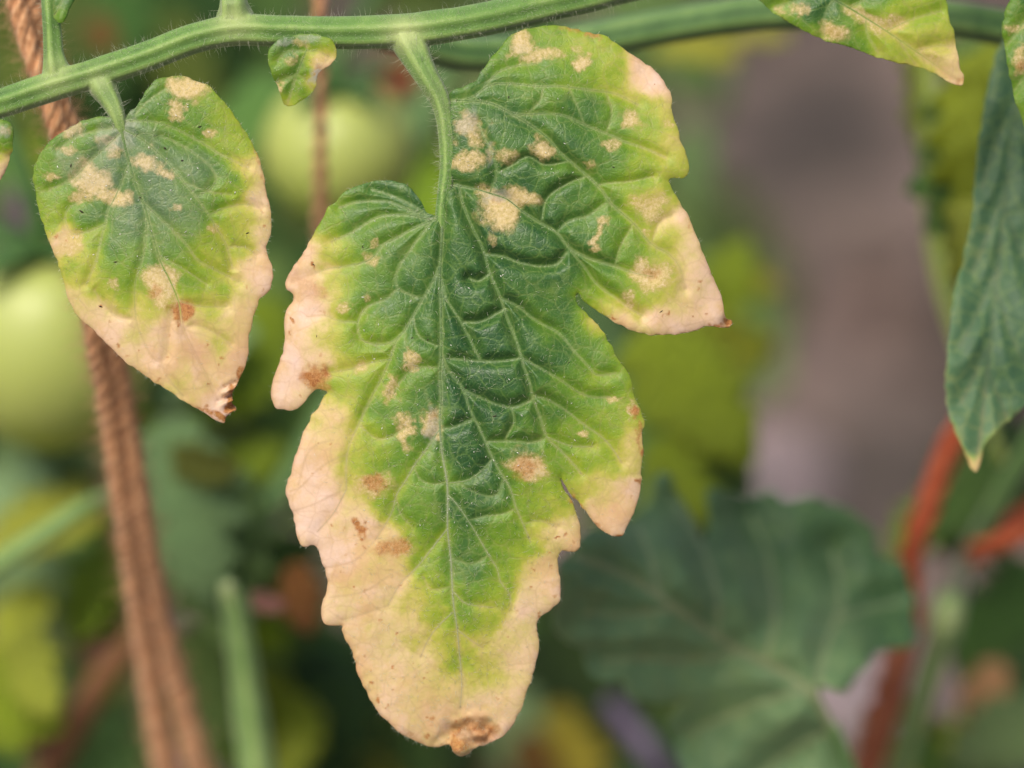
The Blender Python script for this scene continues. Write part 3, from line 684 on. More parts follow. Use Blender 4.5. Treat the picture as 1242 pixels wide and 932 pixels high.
BL = [(600, 130, .10), (640, 180, .06), (570, 180, .08), (620, 220, .06), (680, 230, .08), (590, 330, .0), (620, 290, .02), (660, 270, .06), (560, 400, 0), (600, 420, 0), (640, 430, .06), (500, 330, .12), (520, 400, .08), (560, 480, 0), (600, 490, 0),
 (580, 560, .0), (560, 620, .03), (600, 600, .08), (555, 680, .12), (578, 685, .15), (555, 740, .26), (557, 800, .36), (520, 640, .28), (515, 500, .16), (500, 450, .2), (465, 505, .22), (500, 560, .28), (520, 580, .2), (560, 530, 0), (535, 340, .03),
 (450, 240, .12), (490, 240, .06), (430, 280, .2), (400, 270, .36), (395, 310, .56), (375, 310, .9), (420, 320, .34), (460, 320, .18), (480, 370, .12), (440, 370, .26), (410, 370, .42), (395, 350, .7), (385, 370, .95), (370, 380, 1), (360, 340, 1), (355, 430, 1), (340, 470, 1),
 (400, 410, .56), (385, 430, .85), (425, 420, .42), (450, 400, .25), (440, 450, .46), (420, 480, .56), (460, 470, .36), (445, 530, .55), (430, 560, .62), (405, 500, .8), (410, 540, .85), (380, 560, 1), (370, 620, 1), (400, 600, 1), (430, 625, .85), (425, 600, .75),
 (450, 570, .5), (485, 580, .36), (470, 610, .5), (440, 650, .95), (410, 680, 1), (470, 660, .85), (500, 620, .28), (500, 660, .5), (480, 700, .88), (520, 690, .36), (505, 725, .62), (440, 720, .93), (420, 750, 1), (470, 760, .92), (505, 760, .78), (530, 740, .42),
 (540, 785, .5), (520, 800, .82), (480, 820, .95), (540, 835, .8), (560, 842, .72), (580, 820, .78), (520, 870, 1), (580, 870, .95), (610, 850, .92), (640, 800, .95), (590, 745, .46), (585, 790, .64), (618, 760, .86), (650, 740, 1), (602, 712, .36), (610, 680, .3),
 (640, 700, .82), (665, 700, 1), (640, 665, .5), (620, 640, .25), (655, 620, .48), (680, 640, .82), (700, 650, .9), (690, 610, .6), (650, 590, .38), (670, 560, .34), (630, 535, .14), (700, 530, .3), (740, 520, .4), (765, 500, .52), (705, 560, .42), (725, 590, .8),
 (740, 620, 1), (760, 600, .95), (770, 560, .7), (745, 560, .52), (700, 480, .24), (740, 470, .3), (720, 430, .22), (680, 420, .14), (660, 500, .16), (774, 530, .7), (620, 50, .28), (650, 40, .34), (700, 45, .42), (740, 58, .62), (770, 78, .9), (797, 100, .98),
 (808, 135, .72), (785, 130, .46), (740, 90, .4), (700, 80, .3), (660, 90, .18), (700, 130, .12), (750, 150, .24), (790, 155, .46), (815, 170, .72), (800, 192, .56), (825, 205, .68), (815, 212, .4), (780, 210, .32), (740, 200, .18), (700, 180, .1), (800, 240, .68),
 (830, 270, .85), (775, 255, .46), (740, 260, .2), (760, 300, .26), (800, 300, .45), (835, 310, .8), (815, 335, .55), (850, 340, .95), (870, 380, 1), (840, 380, .92), (800, 392, .9), (770, 380, .62), (790, 358, .52), (735, 377, .72), (755, 390, .9), (712, 350, .34), (730, 340, .2),
 (758, 350, .34), (720, 310, .12), (700, 290, .08), (680, 330, .06), (680, 370, .1), (840, 345, .8)]
SP = [(631, 54, 18, 11, -20, .95), (656, 68, 20, 8, -15, .85), (706, 77, 11, 9, 0, .95), (765, 147, 14, 10, 30, .85), (743, 175, 9, 6, 0, .6), (659, 181, 16, 12, 10, .95), (613, 190, 13, 8, 0, .55), (716, 200, 6, 5, 0, .5), (568, 157, 16, 20, 0, .85),
 (568, 195, 15, 10, -10, .8), (594, 186, 4, 10, 20, .4), (604, 255, 28, 19, 18, 1), (636, 239, 24, 9, 16, .95), (732, 268, 8, 7, 0, .8), (724, 290, 5, 17, 20, .75), (786, 252, 24, 14, 10, .8), (790, 334, 19, 15, 10, .9), (763, 364, 8, 9, 0, .6), (596, 290, 5, 10, 0, .4),
 (784, 283, 5, 4, 0, .5), (451, 315, 10, 8, 0, .55), (416, 375, 7, 7, 0, .7), (446, 361, 5, 5, 0, .5), (501, 437, 8, 14, 0, .85), (454, 294, 5, 5, 0, .5), (473, 474, 6, 15, 10, .8), (491, 517, 11, 20, -12, .9), (524, 515, 11, 20, 0, .85), (454, 589, 20, 14, 0, .7),
 (637, 563, 21, 16, -10, 1), (479, 668, 20, 13, 0, .5), (438, 446, 7, 7, 0, .6), (707, 526, 7, 5, 0, .8), (744, 485, 8, 4, 0, .6), (767, 498, 6, 10, 0, .7), (700, 60, 10, 5, 30, .35), (810, 150, 6, 5, 0, .5)]
BR = [(636, 564, 17, 13, -10, .42), (454, 589, 17, 12, 0, .5), (479, 668, 19, 12, 0, .5), (436, 641, 7, 12, -25, .85), (380, 459, 17, 13, 0, .6), (379, 463, 7, 5, 0, 1.2), (385, 350, 13, 10, 0, .3), (372, 348, 16, 20, 0, .22), (888, 391, 9, 5, 0, 1.4), (868, 396, 12, 3, 0, .7), (753, 650, 7, 4, 0, .9),
 (568, 886, 30, 18, 0, .5), (556, 902, 13, 13, 0, .6), (594, 892, 16, 6, -35, .6), (570, 876, 20, 5, 20, .4), (556, 889, 8, 6, 0, .6), (775, 525, 3, 18, 0, .4), (770, 500, 5, 6, 0, .6), (700, 610, 4, 12, -35, .5), (712, 40, 24, 4, 15, .5), (790, 334, 9, 7, 0, .3), (606, 240, 8, 5, 0, .3), (722, 637, 8, 3, 30, .5), (779, 548, 2.5, 6, 0, .6),
 (388, 470, 14, 6, 0, .5), (354, 389, 2.5, 2, 0, 1.2), (351, 405, 2, 2, 0, .9), (380, 322, 1.6, 5, -25, 1.3), (774, 585, 3, 5, 0, .6), (524, 505, 6, 12, 0, .25)]
GR = [(568, 150, 14, 16, 0, .5), (606, 240, 14, 9, 0, .6), (524, 522, 9, 22, 0, .5), (594, 186, 5, 12, 15, .45), (630, 60, 12, 8, 0, .2), (536, 470, 5, 60, 0, .15), (566, 890, 12, 8, 0, .3)]
DEP = [(545, 120, 0), (540, 260, .6), (600, 180, -.8), (680, 120, .2), (680, 35, 5), (780, 70, 4), (820, 150, 3), (830, 210, 2.6), (760, 200, .6), (870, 390, 4.5), (800, 330, .8), (720, 300, .2), (705, 370, 3), (600, 350, 0), (450, 225, 4), (480, 300, .6), (400, 270, 3), (350, 350, 4),
       (335, 480, 5), (400, 400, 1.5), (535, 430, .8), (650, 450, .2), (760, 500, 2), (750, 640, 5), (700, 560, 2), (450, 520, 1), (350, 600, 4), (400, 560, 2), (545, 600, 1.2), (640, 600, 1.6), (690, 660, 4), (400, 740, 5), (470, 700, 2.5), (550, 740, 2.5), (670, 720, 5), (640, 820, 6), (440, 820, 6), (555, 830, 5), (560, 910, 9)]
REL = [(572, 300, 2.6), (590, 345, 2.6), (600, 385, 2.5), (650, 300, 2.6), (615, 460, 2.4), (630, 410, 2.0), (570, 470, 1.5), (585, 515, 2.0), (672, 195, 2.4), (700, 335, 2.2), (735, 350, 1.6), (620, 250, 1.2), (640, 130, .6), (720, 120, .5), (720, 250, .9), (780, 320, .6), (700, 430, .8), (720, 520, .6),
       (480, 250, 1.2), (500, 330, .8), (450, 390, 1.0), (440, 330, .5), (380, 400, .4), (400, 620, .3), (400, 690, .25), (360, 600, .3), (420, 720, .25), (500, 480, .8), (460, 510, .9), (470, 560, .6), (390, 560, .4), (560, 600, .9), (600, 600, 1.1), (560, 680, .6), (600, 680, .5), (440, 680, .4), (550, 780, .3), (520, 860, .15), (660, 620, .4), (640, 740, .3)]
BL = [(x_, y_, (v_ + .02 * (.07 < v_ < .5) - .09 * (.5 <= v_ < .9 and y_ < 690)) * (.9 if y_ > 690 and v_ > .7 else 1)) for x_, y_, v_ in BL]
BR = [(a_, b_, c_, d_, e_, f_ * 1.4) for a_, b_, c_, d_, e_, f_ in BR]
big = Leaf(OUT, DEP, VE, relief=5.0, width=8.0, relief_pts=REL, wav=4, crinkle=1.6, seed=11, edge_curl=5, dscale=.7)
def tipcurl(x, y):
    r = np.hypot((x - 572) / 30, (y - 893) / 20)
    return 2.4 * np.exp(-r * r) * fbm(x, y, 17, 77, 2) - 2.2 * np.exp(-((x - 558) / 14) ** 2 - ((y - 910) / 12) ** 2) + 1.2 * np.exp(-((x - 884) / 9) ** 2 - ((y - 392) / 7) ** 2)
big.fold = tipcurl
big.build('leaflet', M_LEAF, frond, 1.6, BL, SP, BR, GR, label='large lobed leaflet, green along the midrib and bleached tan at its margins')
big.vein_meshes(M_LEAF, grey=lambda x, y: .75 * sstep(460, 600, y))
green = lambda x, y: np.clip(1.0 - np.abs(x - 560) / 190, .08, 1) * np.where(y > 420, 1.5, .5)
big.hairs(2600, .00075, M_HAIR, green)
big.hairs(260, .00045, M_HAIR, None, 'margin_hair', True)
big.specks([(rng.uniform(440, 700), rng.uniform(120, 640)) for _ in range(90)], M_SPECK, .00014, 'pale_fleck')
big.specks([(380, 321), (617, 118), (500, 410), (519, 412), (565, 470), (744, 203), (681, 583), (699, 604), (440, 300), (690, 440), (600, 505), (384, 408), (802, 378)], M_SPECKD, .0002, 'dark_fleck')

# --- the smaller heart-shaped leaflet
OUTL = [(143, 143), (135, 141.6), (118.5, 142), (96.6, 148), (75, 162), (58, 176), (46, 192), (39, 214), (43, 239), (49, 261), (55.6, 282.6), (69, 315.6), (79, 346), (91, 376), (105, 395), (129.5, 417), (151, 439), (176, 455), (198, 469), (222.6, 485), (242, 497.6),
  (255.4, 507), (270.5, 513), (273, 504.5), (285, 496), (280, 485), (285.5, 469), (294, 451), (300.6, 430.6), (303, 406), (310, 376), (315.6, 362), (325, 354), (329, 346), (330, 324), (325, 307), (324, 296), (329, 285.5), (330, 275), (329, 261), (324, 233), (317, 203), (305, 173), (290, 146),
  (272, 124), (253, 106), (233.5, 95), (214, 91.5), (198, 95), (184, 103), (173, 118), (165, 130.6), (158, 136), (154, 143), (148, 147)]
VEL = [([(147, 151), (150, 170), (157, 198), (165, 225), (176, 252), (184, 282), (195, 318), (206, 340), (217, 368), (222, 398), (236, 428), (250, 455), (264, 485)], 0, 3.2),
 ([(152, 158), (173, 170), (190, 184), (206, 200), (222, 220), (239, 241), (253, 261), (266, 282), (275, 299), (282, 325)], 0, 2.0),
 ([(152, 147), (179, 147), (201, 152), (222, 161), (244, 173), (266, 187), (283, 195), (300, 203)], 1, 1.6), ([(239, 237), (255, 230), (262, 217), (256, 204), (235, 186), (212, 172), (195, 166)], 1, 1.1), ([(165, 138), (180, 122), (200, 108)], 2, 1),
 ([(171, 244), (195, 266), (212, 282), (228, 299), (239, 315), (262, 328), (290, 342)], 0, 1.7), ([(253, 261), (275, 252), (296, 248), (315, 252)], 1, 1.1), ([(275, 300), (296, 300), (312, 310)], 2, 1), ([(222, 220), (250, 232), (280, 236)], 2, .9),
 ([(148, 160), (129, 178), (110, 195), (88, 217), (60, 230)], 0, 1.5), ([(146, 154), (120, 158), (95, 165), (72, 180)], 1, 1.2), ([(154, 205), (140, 239), (131, 255), (128, 271), (123, 288), (117, 315), (105, 345)], 0, 1.7), ([(129, 271), (110, 280), (88, 284), (79, 266), (84, 252), (100, 243)], 1, 1.1),
 ([(178, 262), (177, 288), (173, 313), (164, 345), (165, 387), (173, 411), (184, 433), (194, 439), (202, 430), (204, 406), (209, 378)], 0, 1.4), ([(194, 439), (205, 460), (222, 480)], 1, 1.0), ([(222, 398), (240, 395), (262, 405), (280, 418)], 2, 1), ([(217, 366), (245, 372), (275, 372)], 1, 1.0), ([(165, 387), (145, 385), (125, 370), (115, 352)], 2, 1.0), ([(192, 310), (220, 325), (250, 345)], 2, 1)]
BLL = [(60, 200, .27), (50, 230, .3), (100, 170, .18), (80, 210, .18), (120, 220, .12), (150, 200, .08), (180, 170, .1), (200, 120, .2), (170, 130, .12), (230, 150, .22), (200, 200, .08), (240, 200, .12), (270, 150, .34), (290, 176, .6), (303, 200, .88), (316, 240, .92), (260, 220, .14), (280, 240, .36), (300, 262, .62),
 (320, 290, .85), (240, 260, .18), (200, 260, .1), (160, 270, .08), (120, 260, .12), (90, 260, .22), (65, 270, .5), (75, 290, .9), (95, 300, .76), (112, 292, .3), (140, 300, .17), (180, 300, .17), (220, 300, .26), (260, 300, .42), (290, 300, .6), (310, 320, .8), (325, 335, .97), (90, 330, .6), (85, 352, .88), (110, 340, .46),
 (130, 350, .42), (160, 340, .3), (150, 372, .52), (120, 377, .82), (190, 325, .3), (230, 340, .32), (260, 340, .5), (240, 370, .42), (290, 350, .8), (280, 380, .82), (180, 380, .72), (200, 400, .92), (160, 400, .86), (230, 405, .97), (262, 400, .85), (140, 402, .92), (200, 440, .95), (240, 432, 1), (270, 420, .72), (290, 430, .95),
 (242, 470, .85), (226, 464, .72), (260, 490, 1), (280, 460, 1), (262, 115, .5), (285, 145, .6)]
SPL = [(228, 110, 22, 15, 20, 1), (214, 135, 10, 14, 10, .85), (91, 157, 12, 8, 0, .75), (83, 183, 12, 6, 0, .7), (114, 220, 22, 20, 20, 1), (138, 240, 16, 8, 10, .95), (99, 237, 11, 6, -10, .85), (179, 195, 17, 13, 20, .95), (201, 211, 11, 7, 20, .85), (140, 185, 12, 8, 0, .6), (65, 215, 8, 5, 0, .7), (254, 161, 7, 5, 0, .7),
 (258, 276, 6, 6, 0, .7), (214, 252, 6, 5, 0, .5), (192, 345, 20, 21, 0, 1), (221, 378, 15, 13, 0, .8), (84, 294, 14, 15, 0, .7), (137, 346, 8, 6, 0, .5), (128, 170, 14, 5, 0, .4)]
BRL = [(221, 380, 15, 12, 0, .8), (217, 386, 6, 4, 0, .8), (188, 355, 9, 10, 0, .4), (282, 484, 6, 18, 12, 1.1), (268, 506, 14, 5, 30, 1.0), (277, 497, 9, 6, 0, 1.0), (122, 372, 2, 2, 0, 1), (291, 455, 4, 10, 15, .7), (316, 200, 3, 26, -20, .35), (192, 460, 3, 2, 0, .5), (245, 499, 12, 2.5, 35, .6)]
GRL = [(146, 165, 22, 30, 10, .5), (118, 205, 36, 30, 0, .28), (175, 185, 30, 30, 0, .22), (155, 150, 8, 6, 0, .6), (90, 160, 20, 10, 0, .3), (200, 250, 60, 60, 0, .18)]  # bloom near the base; the wide faint stamp paints in a sky sheen
DEPL = [(147, 145, 0), (60, 200, 2.5), (45, 230, 3.5), (120, 200, .4), (200, 130, .5), (230, 95, 2.5), (300, 180, 2.5), (330, 280, 3), (220, 240, -1), (160, 300, -.4), (60, 290, 2.5), (100, 390, 2.5), (200, 380, -.4), (310, 370, 2.5), (200, 465, 1.5), (270, 505, 3)]
BLL = [(x_, y_, v_ + .04 if v_ < .5 else (v_ - .13 if v_ < .9 and x_ < 305 else v_)) for x_, y_, v_ in BLL]  # greens lifted as part of the same painted sheen
BRL = [(a_, b_, c_, d_, e_, f_ * 1.35) for a_, b_, c_, d_, e_, f_ in BRL]
small = Leaf(OUTL, DEPL, VEL, relief=3.4, width=7.0, wav=4, crinkle=1.2, seed=31, edge_curl=4, dscale=.7)
small.fold = lambda x, y: 1.4 * np.exp(-((x - 282) / 9) ** 2 - ((y - 485) / 14) ** 2) * np.sin(y * .45 + x * .2)
small.build('leaflet', M_LEAF, frond, 1.7, BLL, SPL, BRL, GRL, label='heart-shaped leaflet with tan blotches and a pale pink scorched tip')
small.vein_meshes(M_LEAF)
small.hairs(900, .0006, M_HAIR, lambda x, y: np.where(y < 330, 1, .15))
small.hairs(160, .00045, M_HAIR, None, 'margin_hair', True)
small.specks([(rng.uniform(60, 290), rng.uniform(110, 330)) for _ in range(45)], M_SPECK, .00015, 'pale_fleck')
small.specks([(99, 257), (242, 154), (221, 195), (140, 318), (122, 372), (86, 201), (300, 283), (200, 180), (170, 240)], M_SPECKD, .00028, 'dark_fleck')

# --- tiny leaflet under the stalk
OUTT = [(345, 45), (333, 52), (326, 63), (326, 78), (330, 92), (335, 104), (341.6, 118), (348, 130), (362, 123.5), (375.5, 115), (382, 106), (384, 97), (389, 85), (402.5, 76), (407.6, 62.6), (402.5, 49), (389, 42), (368.7, 41)]
VT = [([(372, 60), (364, 80), (356, 102), (349, 126)], 0, 1.8), ([(370, 62), (350, 62), (336, 74)], 1, 1.1), ([(370, 62), (385, 62), (398, 68)], 1, 1.1), ([(360, 90), (345, 96), (336, 100)], 1, 1.0), ([(360, 90), (372, 98), (378, 108)], 1, 1.0)]
tiny = Leaf(OUTT, [(365, 45, -1.8), (330, 70, -1.2), (400, 60, -1.0), (350, 125, .5)], VT, relief=4, width=8, wav=3, wscale=40, seed=51, edge_curl=3)
tiny.build('leaflet', M_LEAF, frond, 1.5, [(345, 60, .16), (360, 80, .12), (335, 90, .3), (348, 110, .2), (365, 105, .3), (385, 55, .22), (395, 75, .8), (388, 85, .9), (380, 105, .5), (348, 126, .6)],
  [(338, 108, 9, 7, 0, .7), (352, 72, 8, 6, 0, .4), (366, 52, 9, 4, 0, .4), (390, 74, 12, 8, -30, .8)], [(386, 90, 9, 7, -40, .55)], [(384, 92, 12, 6, -50, .9), (345, 52, 8, 4, 0, .5), (370, 48, 14, 5, 0, .4)], label='tiny blotched leaflet on the underside of the stalk', thick=.0002)
tiny.vein_meshes(M_LEAF); tiny.hairs(120, .0005, M_HAIR, None)

# --- yellowing leaflet hanging from the stalk beyond the large one
OUTR = [(985, -12), (950, -30), (915, -25), (903, -10), (918.6, 0), (935.5, 13.6), (962.7, 32), (997, 47.6), (1037.5, 61), (1078, 73), (1112, 81.6), (1139.4, 93.5), (1160, 102), (1167, 102), (1168, 92), (1161.5, 64.6), (1156, 34), (1149.6, 7), (1145, -20), (1125, -55), (1080, -70), (1030, -50), (1000, -20)]
VR = [([(987, -14), (1030, 10), (1075, 38), (1110, 62), (1145, 86), (1162, 98)], 0, 2.6), ([(1010, 0), (1000, 20), (1000, 42)], 1, 1.4), ([(1050, 22), (1052, 42), (1065, 64)], 1, 1.4), ([(1090, 48), (1100, 64), (1110, 78)], 1, 1.2), ([(1030, 10), (1060, -8), (1090, -30)], 1, 1.4), ([(1075, 38), (1105, 24), (1140, 14)], 1, 1.4), ([(1110, 62), (1135, 56), (1155, 56)], 1, 1.2), ([(1000, -5), (970, 0), (940, 8)], 1, 1.3)]
upper = Leaf(OUTR, [(985, -12, 3), (1040, 30, 4), (930, 0, 5), (1160, 90, 5), (1120, -50, 6)], VR, relief=6, width=10, wav=4, seed=71, edge_curl=4)
upper.build('leaflet', M_LEAF, frond, 2.0, [(930, 5, .3), (985, 5, .04), (1000, 15, .06), (1060, -10, .08), (1060, 15, .35), (1035, 40, .28), (1000, 40, .4), (960, 25, .36), (1080, 30, .5), (1110, 20, .46), (1140, 10, .44), (1140, 40, .52), (1110, 60, .52), (1070, 60, .42), (1140, 75, .66), (1155, 90, .74), (1100, 75, .56), (1060, -40, .1)],
  [(1010, 38, 22, 10, 20, .8), (972, 12, 12, 7, -10, .6), (1045, 22, 24, 11, 40, .75), (1090, 26, 16, 9, 10, .6), (1130, 70, 14, 9, 20, .4), (945, 14, 9, 5, 0, .5)], [(1150, 88, 16, 6, 30, .3), (1164, 99, 6, 4, 0, .6), (1010, 40, 12, 6, 0, .2)], label='yellowing pointed leaflet with orange-tan blotches')
upper.vein_meshes(M_LEAF)

# --- leaflet cut by the frame, spotted
OUTE = [(1262, -60), (1240, -35), (1224, 0), (1219, 17), (1217.5, 44), (1222.7, 85), (1233, 126), (1243, 158), (1258, 200), (1275, 215), (1300, 180), (1322, 110), (1325, 40), (1300, -30)]
VEE = [([(1266, -55), (1268, 40), (1270, 130), (1272, 205)], 0, 2.5), ([(1267, 0), (1240, 30), (1222, 55)], 1, 1.4), ([(1268, 60), (1245, 90), (1230, 110)], 1, 1.4)]
edge = Leaf(OUTE, [(1265, -50, 3), (1220, 50, 4), (1275, 210, 6), (1320, 60, 6)], VEE, relief=6, width=10, wav=3, seed=81)
edge.build('leaflet', M_LEAF, frond, 2.2, [(1222, 20, .26), (1232, 10, .2), (1226, 60, .3), (1240, 40, .16), (1236, 100, .26), (1245, 130, .34), (1290, 60, .2), (1275, 180, .5)],
  [(1232, 34, 10, 5, 0, .6), (1240, 70, 10, 14, 0, .8), (1236, 84, 6, 6, 0, .6)], [(1240, 80, 8, 7, 0, .5)], label='spotted green leaflet reaching past the dark hanging leaf')
edge.vein_meshes(M_LEAF)

# --- sliver of a leaflet under the stalk's end, and the young one on the upright stalk
OUTS = [(-14, 148), (4, 146), (14, 152), (16, 168), (13, 188), (7, 205), (0, 218), (-12, 226), (-34, 210), (-44, 180), (-36, 156)]
sl = Leaf(OUTS, [(-14, 150, 1), (10, 180, 2), (-10, 220, 3)], [([(-14, 150), (-12, 180), (-12, 222)], 0, 2), ([(-12, 175), (0, 186), (10, 190)], 1, 1)], relief=4, width=8, seed=91)
sl.build('leaflet', M_LEAF, frond, 2.0, [(8, 155, .25), (12, 170, .2), (2, 160, .3), (8, 195, .75), (2, 208, .95), (-10, 180, .3)], [(4, 160, 8, 5, 0, .5)], [], [(4, 158, 8, 6, 0, .5)], label='pale-tipped leaflet below the thin end of the stalk')
sl.vein_meshes(M_LEAF)
OUTY = [(62, 12), (64, 2), (70, -18), (80, -34), (92, -30), (94, -10), (88, 8), (82, 22), (74, 28), (66, 24)]
yo = Leaf(OUTY, [(66, 18, -1), (90, -20, 1)], [([(66, 18), (76, 0), (84, -26)], 0, 1.5)], relief=4, width=7, seed=95)
yo.build('leaflet', M_LEAF, frond, 2.0, [(66, 18, .24), (76, 10, .16), (86, -10, .12), (80, 20, .3)], [], [], [], label='small fresh green leaflet on the upright stalk beside the twine')
yo.vein_meshes(M_LEAF)

# ------------------------------------------------------------------ twine, cords, fruit
def jute(name):
    m, nt, N, Lk = newmat(name)
    co = N('TexCoord').outputs['Object']
    f = attr(N, 'fibre'); n = noise(N, Lk, co, 1400, 4, .7); n0 = noise(N, Lk, co, 90, 3)
    v = mth(N, Lk, 'ADD', mth(N, Lk, 'MULTIPLY', f, .5), mth(N, Lk, 'MULTIPLY', n, .6), True)
    r = ramp(N, [(.2, lin(150, 98, 62)), (.5, lin(212, 156, 108)), (.85, lin(234, 196, 152))]); Lk(v, r.inputs[0])
    col = mixc(N, Lk, mth(N, Lk, 'MULTIPLY', n0, .5), r.outputs[0], lin(196, 136, 90))
    b = N('Bump'); setv(b, Strength=.7, Distance=.0003); Lk(v, b.inputs['Height'])
    pb = N('BsdfPrincipled'); setv(pb, Roughness=.85, Sheen_Weight=.3); Lk(col, pb.inputs['Base Color']); Lk(b.outputs[0], pb.inputs['Normal'])
    Lk(pb.outputs[0], N('OutputMaterial').inputs[0]); return m
M_JUTE = jute('jute'); M_FIB = plain('jute fibre', lin(196, 150, 108), lin(228, 192, 152), 700, .7, trans=.25)

def strand(name, path, rad, parent, plies=3, turns_per_m=130, sides=9, ph=0.0, fib=0, mat=None, fr=.00003):
    """one cord of twisted plies, all plies are one mesh"""
    path = np.asarray(path); n = len(path)
    T = np.gradient(path, axis=0); T /= np.linalg.norm(T, axis=1)[:, None]
    up = FWD - T * (T @ FWD)[:, None]; up /= np.linalg.norm(up, axis=1)[:, None]; sdv = np.cross(T, up)
    L = np.concatenate([[0], np.cumsum(np.linalg.norm(np.diff(path, axis=0), axis=1))])
    V = []; F = []; A = []; cnt = 0
    for k in range(plies):
        a = 2 * math.pi * (L * turns_per_m + k / plies) + ph + 3.0 * fbm(L * 1000, np.full(n, ph * 31), 16, 12)
        c = path + (np.cos(a) * rad * .46)[:, None] * up + (np.sin(a) * rad * .46)[:, None] * sdv
        v, f, ang, s_ = tube(c, rad * .56 * (1 + .3 * fbm(L * 1000, np.full(n, k * 9.0 + ph * 50), 3.0, 3)), sides, lambda an, l: 1 + .08 * np.cos(5 * an + 2600 * l))
        V.append(v); F += [tuple(q + cnt for q in ff) for ff in faces_list(f)]; A.append(.5 + .5 * np.cos(5 * ang + 2600 * s_)); cnt += len(v)
    o = mesh_obj(name, np.vstack(V), F, mat or M_JUTE, parent, dict(fibre=np.concatenate(A)))
    if fib:
        k = rng.integers(1, n - 1, fib); r_ = rng.normal(size=(fib, 3)); r_ -= T[k] * (r_ * T[k]).sum(1)[:, None]; r_ /= np.linalg.norm(r_, axis=1)[:, None]
        v, f = spikes(path[k] + r_ * (rad[k] * .8)[:, None], r_ * .6 + T[k] * rng.normal(size=(fib, 1)) * 1.0, rng.uniform(.0008, .0044, fib), np.full(fib, fr), .6)
        h = mesh_obj('loose_fibre', v, f, M_FIB, o); h['kind'] = 'stuff'
    return o

TW = [(5, -160, .444, 12), (24, -30, .446, 12), (38, 40, .447, 12), (60, 108, .448, 12.2), (84, 180, .45, 12.4), (104, 290, .456, 12.4), (122, 395, .46, 12.4), (140, 490, .469, 12.4), (160, 620, .48, 12.6), (180, 740, .494, 13.4), (205, 860, .507, 15), (227, 960, .517, 16.5), (264, 1150, .535, 17)]
path, rad, q = pxpath(TW, 3.0)
bot = path[-1]
down = np.array([bot + (np.array([bot[0] * .6 + .01, bot[1] + .06, .0]) - bot) * t for t in np.linspace(.02, 1, 60)])
path = np.vstack([path, down]); rad = np.concatenate([rad, np.full(60, rad[-1])]); yy_ = np.concatenate([q[:, 1], np.linspace(1160, 3000, 60)])
twine = thing('twine', 'two rough brown jute strings twisted together behind the heart-shaped leaflet', 'twine', path[-1])
T = np.gradient(path, axis=0); T /= np.linalg.norm(T, axis=1)[:, None]
sdv = np.cross(T, FWD); sdv /= np.linalg.norm(sdv, axis=1)[:, None]
L = np.concatenate([[0], np.cumsum(np.linalg.norm(np.diff(path, axis=0), axis=1))])
open_ = .9 + .5 * sstep(700, 960, yy_) ; wrap = .75 * sstep(330, 60, yy_)
for k in (0, 1):
    ph = math.pi * k
    a = ph + 40 * L * wrap + .35 * np.sin(L * 30)
    c = path + sdv * (np.cos(a) * rad * open_)[:, None] + FWD * (np.sin(a) * rad * .9)[:, None]
    strand('string', c, rad, twine, 3, 150, 9, k * 1.1, 5200)

# thin brown cord hanging behind, in front of one fruit
cord = thing('hanging_cord', 'thin plain brown cord hanging in front of the pale green tomato', 'cord', P(389, 300, .55))
path, rad, q = pxpath([(384, -160, .475, 9), (387, 0, .485, 9), (389, 120, .495, 9), (389, 270, .51, 9.5), (402, 420, .535, 10), (440, 560, .545, 10), (490, 720, .555, 10), (530, 830, .56, 10)], 6)
strand('string', path, rad, cord, 2, 120, 8, 0, 200)

# rust red cord tied to the stem among the dark leaves
M_RED = plain('rust red cord', lin(158, 70, 44), lin(184, 98, 64), 500, .8, .2)
M_REDL = plain('faded red cord', lin(150, 84, 58), lin(176, 112, 80), 500, .8, .2)
tie = thing('tie_cord', 'rust red cord bent around the stem beside the dark leaves', 'cord', P(1040, 1000, .57))
for pts in ([(1192, 468, 0.511, 13), (1168, 508, 0.514, 15), (1146, 556, 0.516, 17), (1122, 620, 0.518, 16), (1104, 680, 0.522, 15), (1104, 735, .526, 15), (1108, 760, .53, 12)],
            [(1166, 690, 0.536, 12), (1190, 664, 0.528, 17), (1222, 648, 0.526, 24), (1260, 628, 0.528, 24), (1320, 600, 0.531, 20)]):
    path, rad, q = pxpath(pts, 5)
    strand('string', path, rad, tie, 3, 60, 9, .4, 120, M_RED)
path, rad, q = pxpath([(1112, 745, .545, 12), (1096, 785, .535, 18), (1084, 820, .534, 21), (1066, 880, .538, 21), (1046, 950, .546, 20), (1030, 1050, .556, 20)], 5)
strand('string', path, rad, tie, 3, 60, 9, .4, 120, M_REDL)

def fruit_mat(name, c1, c2, c3):
    m, nt, N, Lk = newmat(name)
    co = N('TexCoord').outputs['Object']; sx = N('SeparateXYZ'); Lk(co, sx.inputs[0])
    n = noise(N, Lk, co, 120, 4)
    f = mth(N, Lk, 'ADD', mth(N, Lk, 'MULTIPLY', sx.outputs[2], 28.0), mth(N, Lk, 'ADD', mth(N, Lk, 'MULTIPLY', n, .5), .25), True)  # lighter towards the top: the highlight is painted into the skin colour
    r = ramp(N, [(.1, c1), (.5, c2), (.9, c3)]); Lk(f, r.inputs[0])
    pb = N('BsdfPrincipled'); setv(pb, Roughness=.42); pb.inputs['Subsurface Weight'].default_value = .25; pb.inputs['Subsurface Radius'].default_value = (.004, .004, .001); pb.inputs['Subsurface Scale'].default_value = 1.0
    Lk(r.outputs[0], pb.inputs['Base Color']); Lk(pb.outputs[0], N('OutputMaterial').inputs[0]); return m
M_FRUIT = fruit_mat('unripe tomato skin', lin(106, 138, 38), lin(140, 162, 58), lin(172, 184, 98))
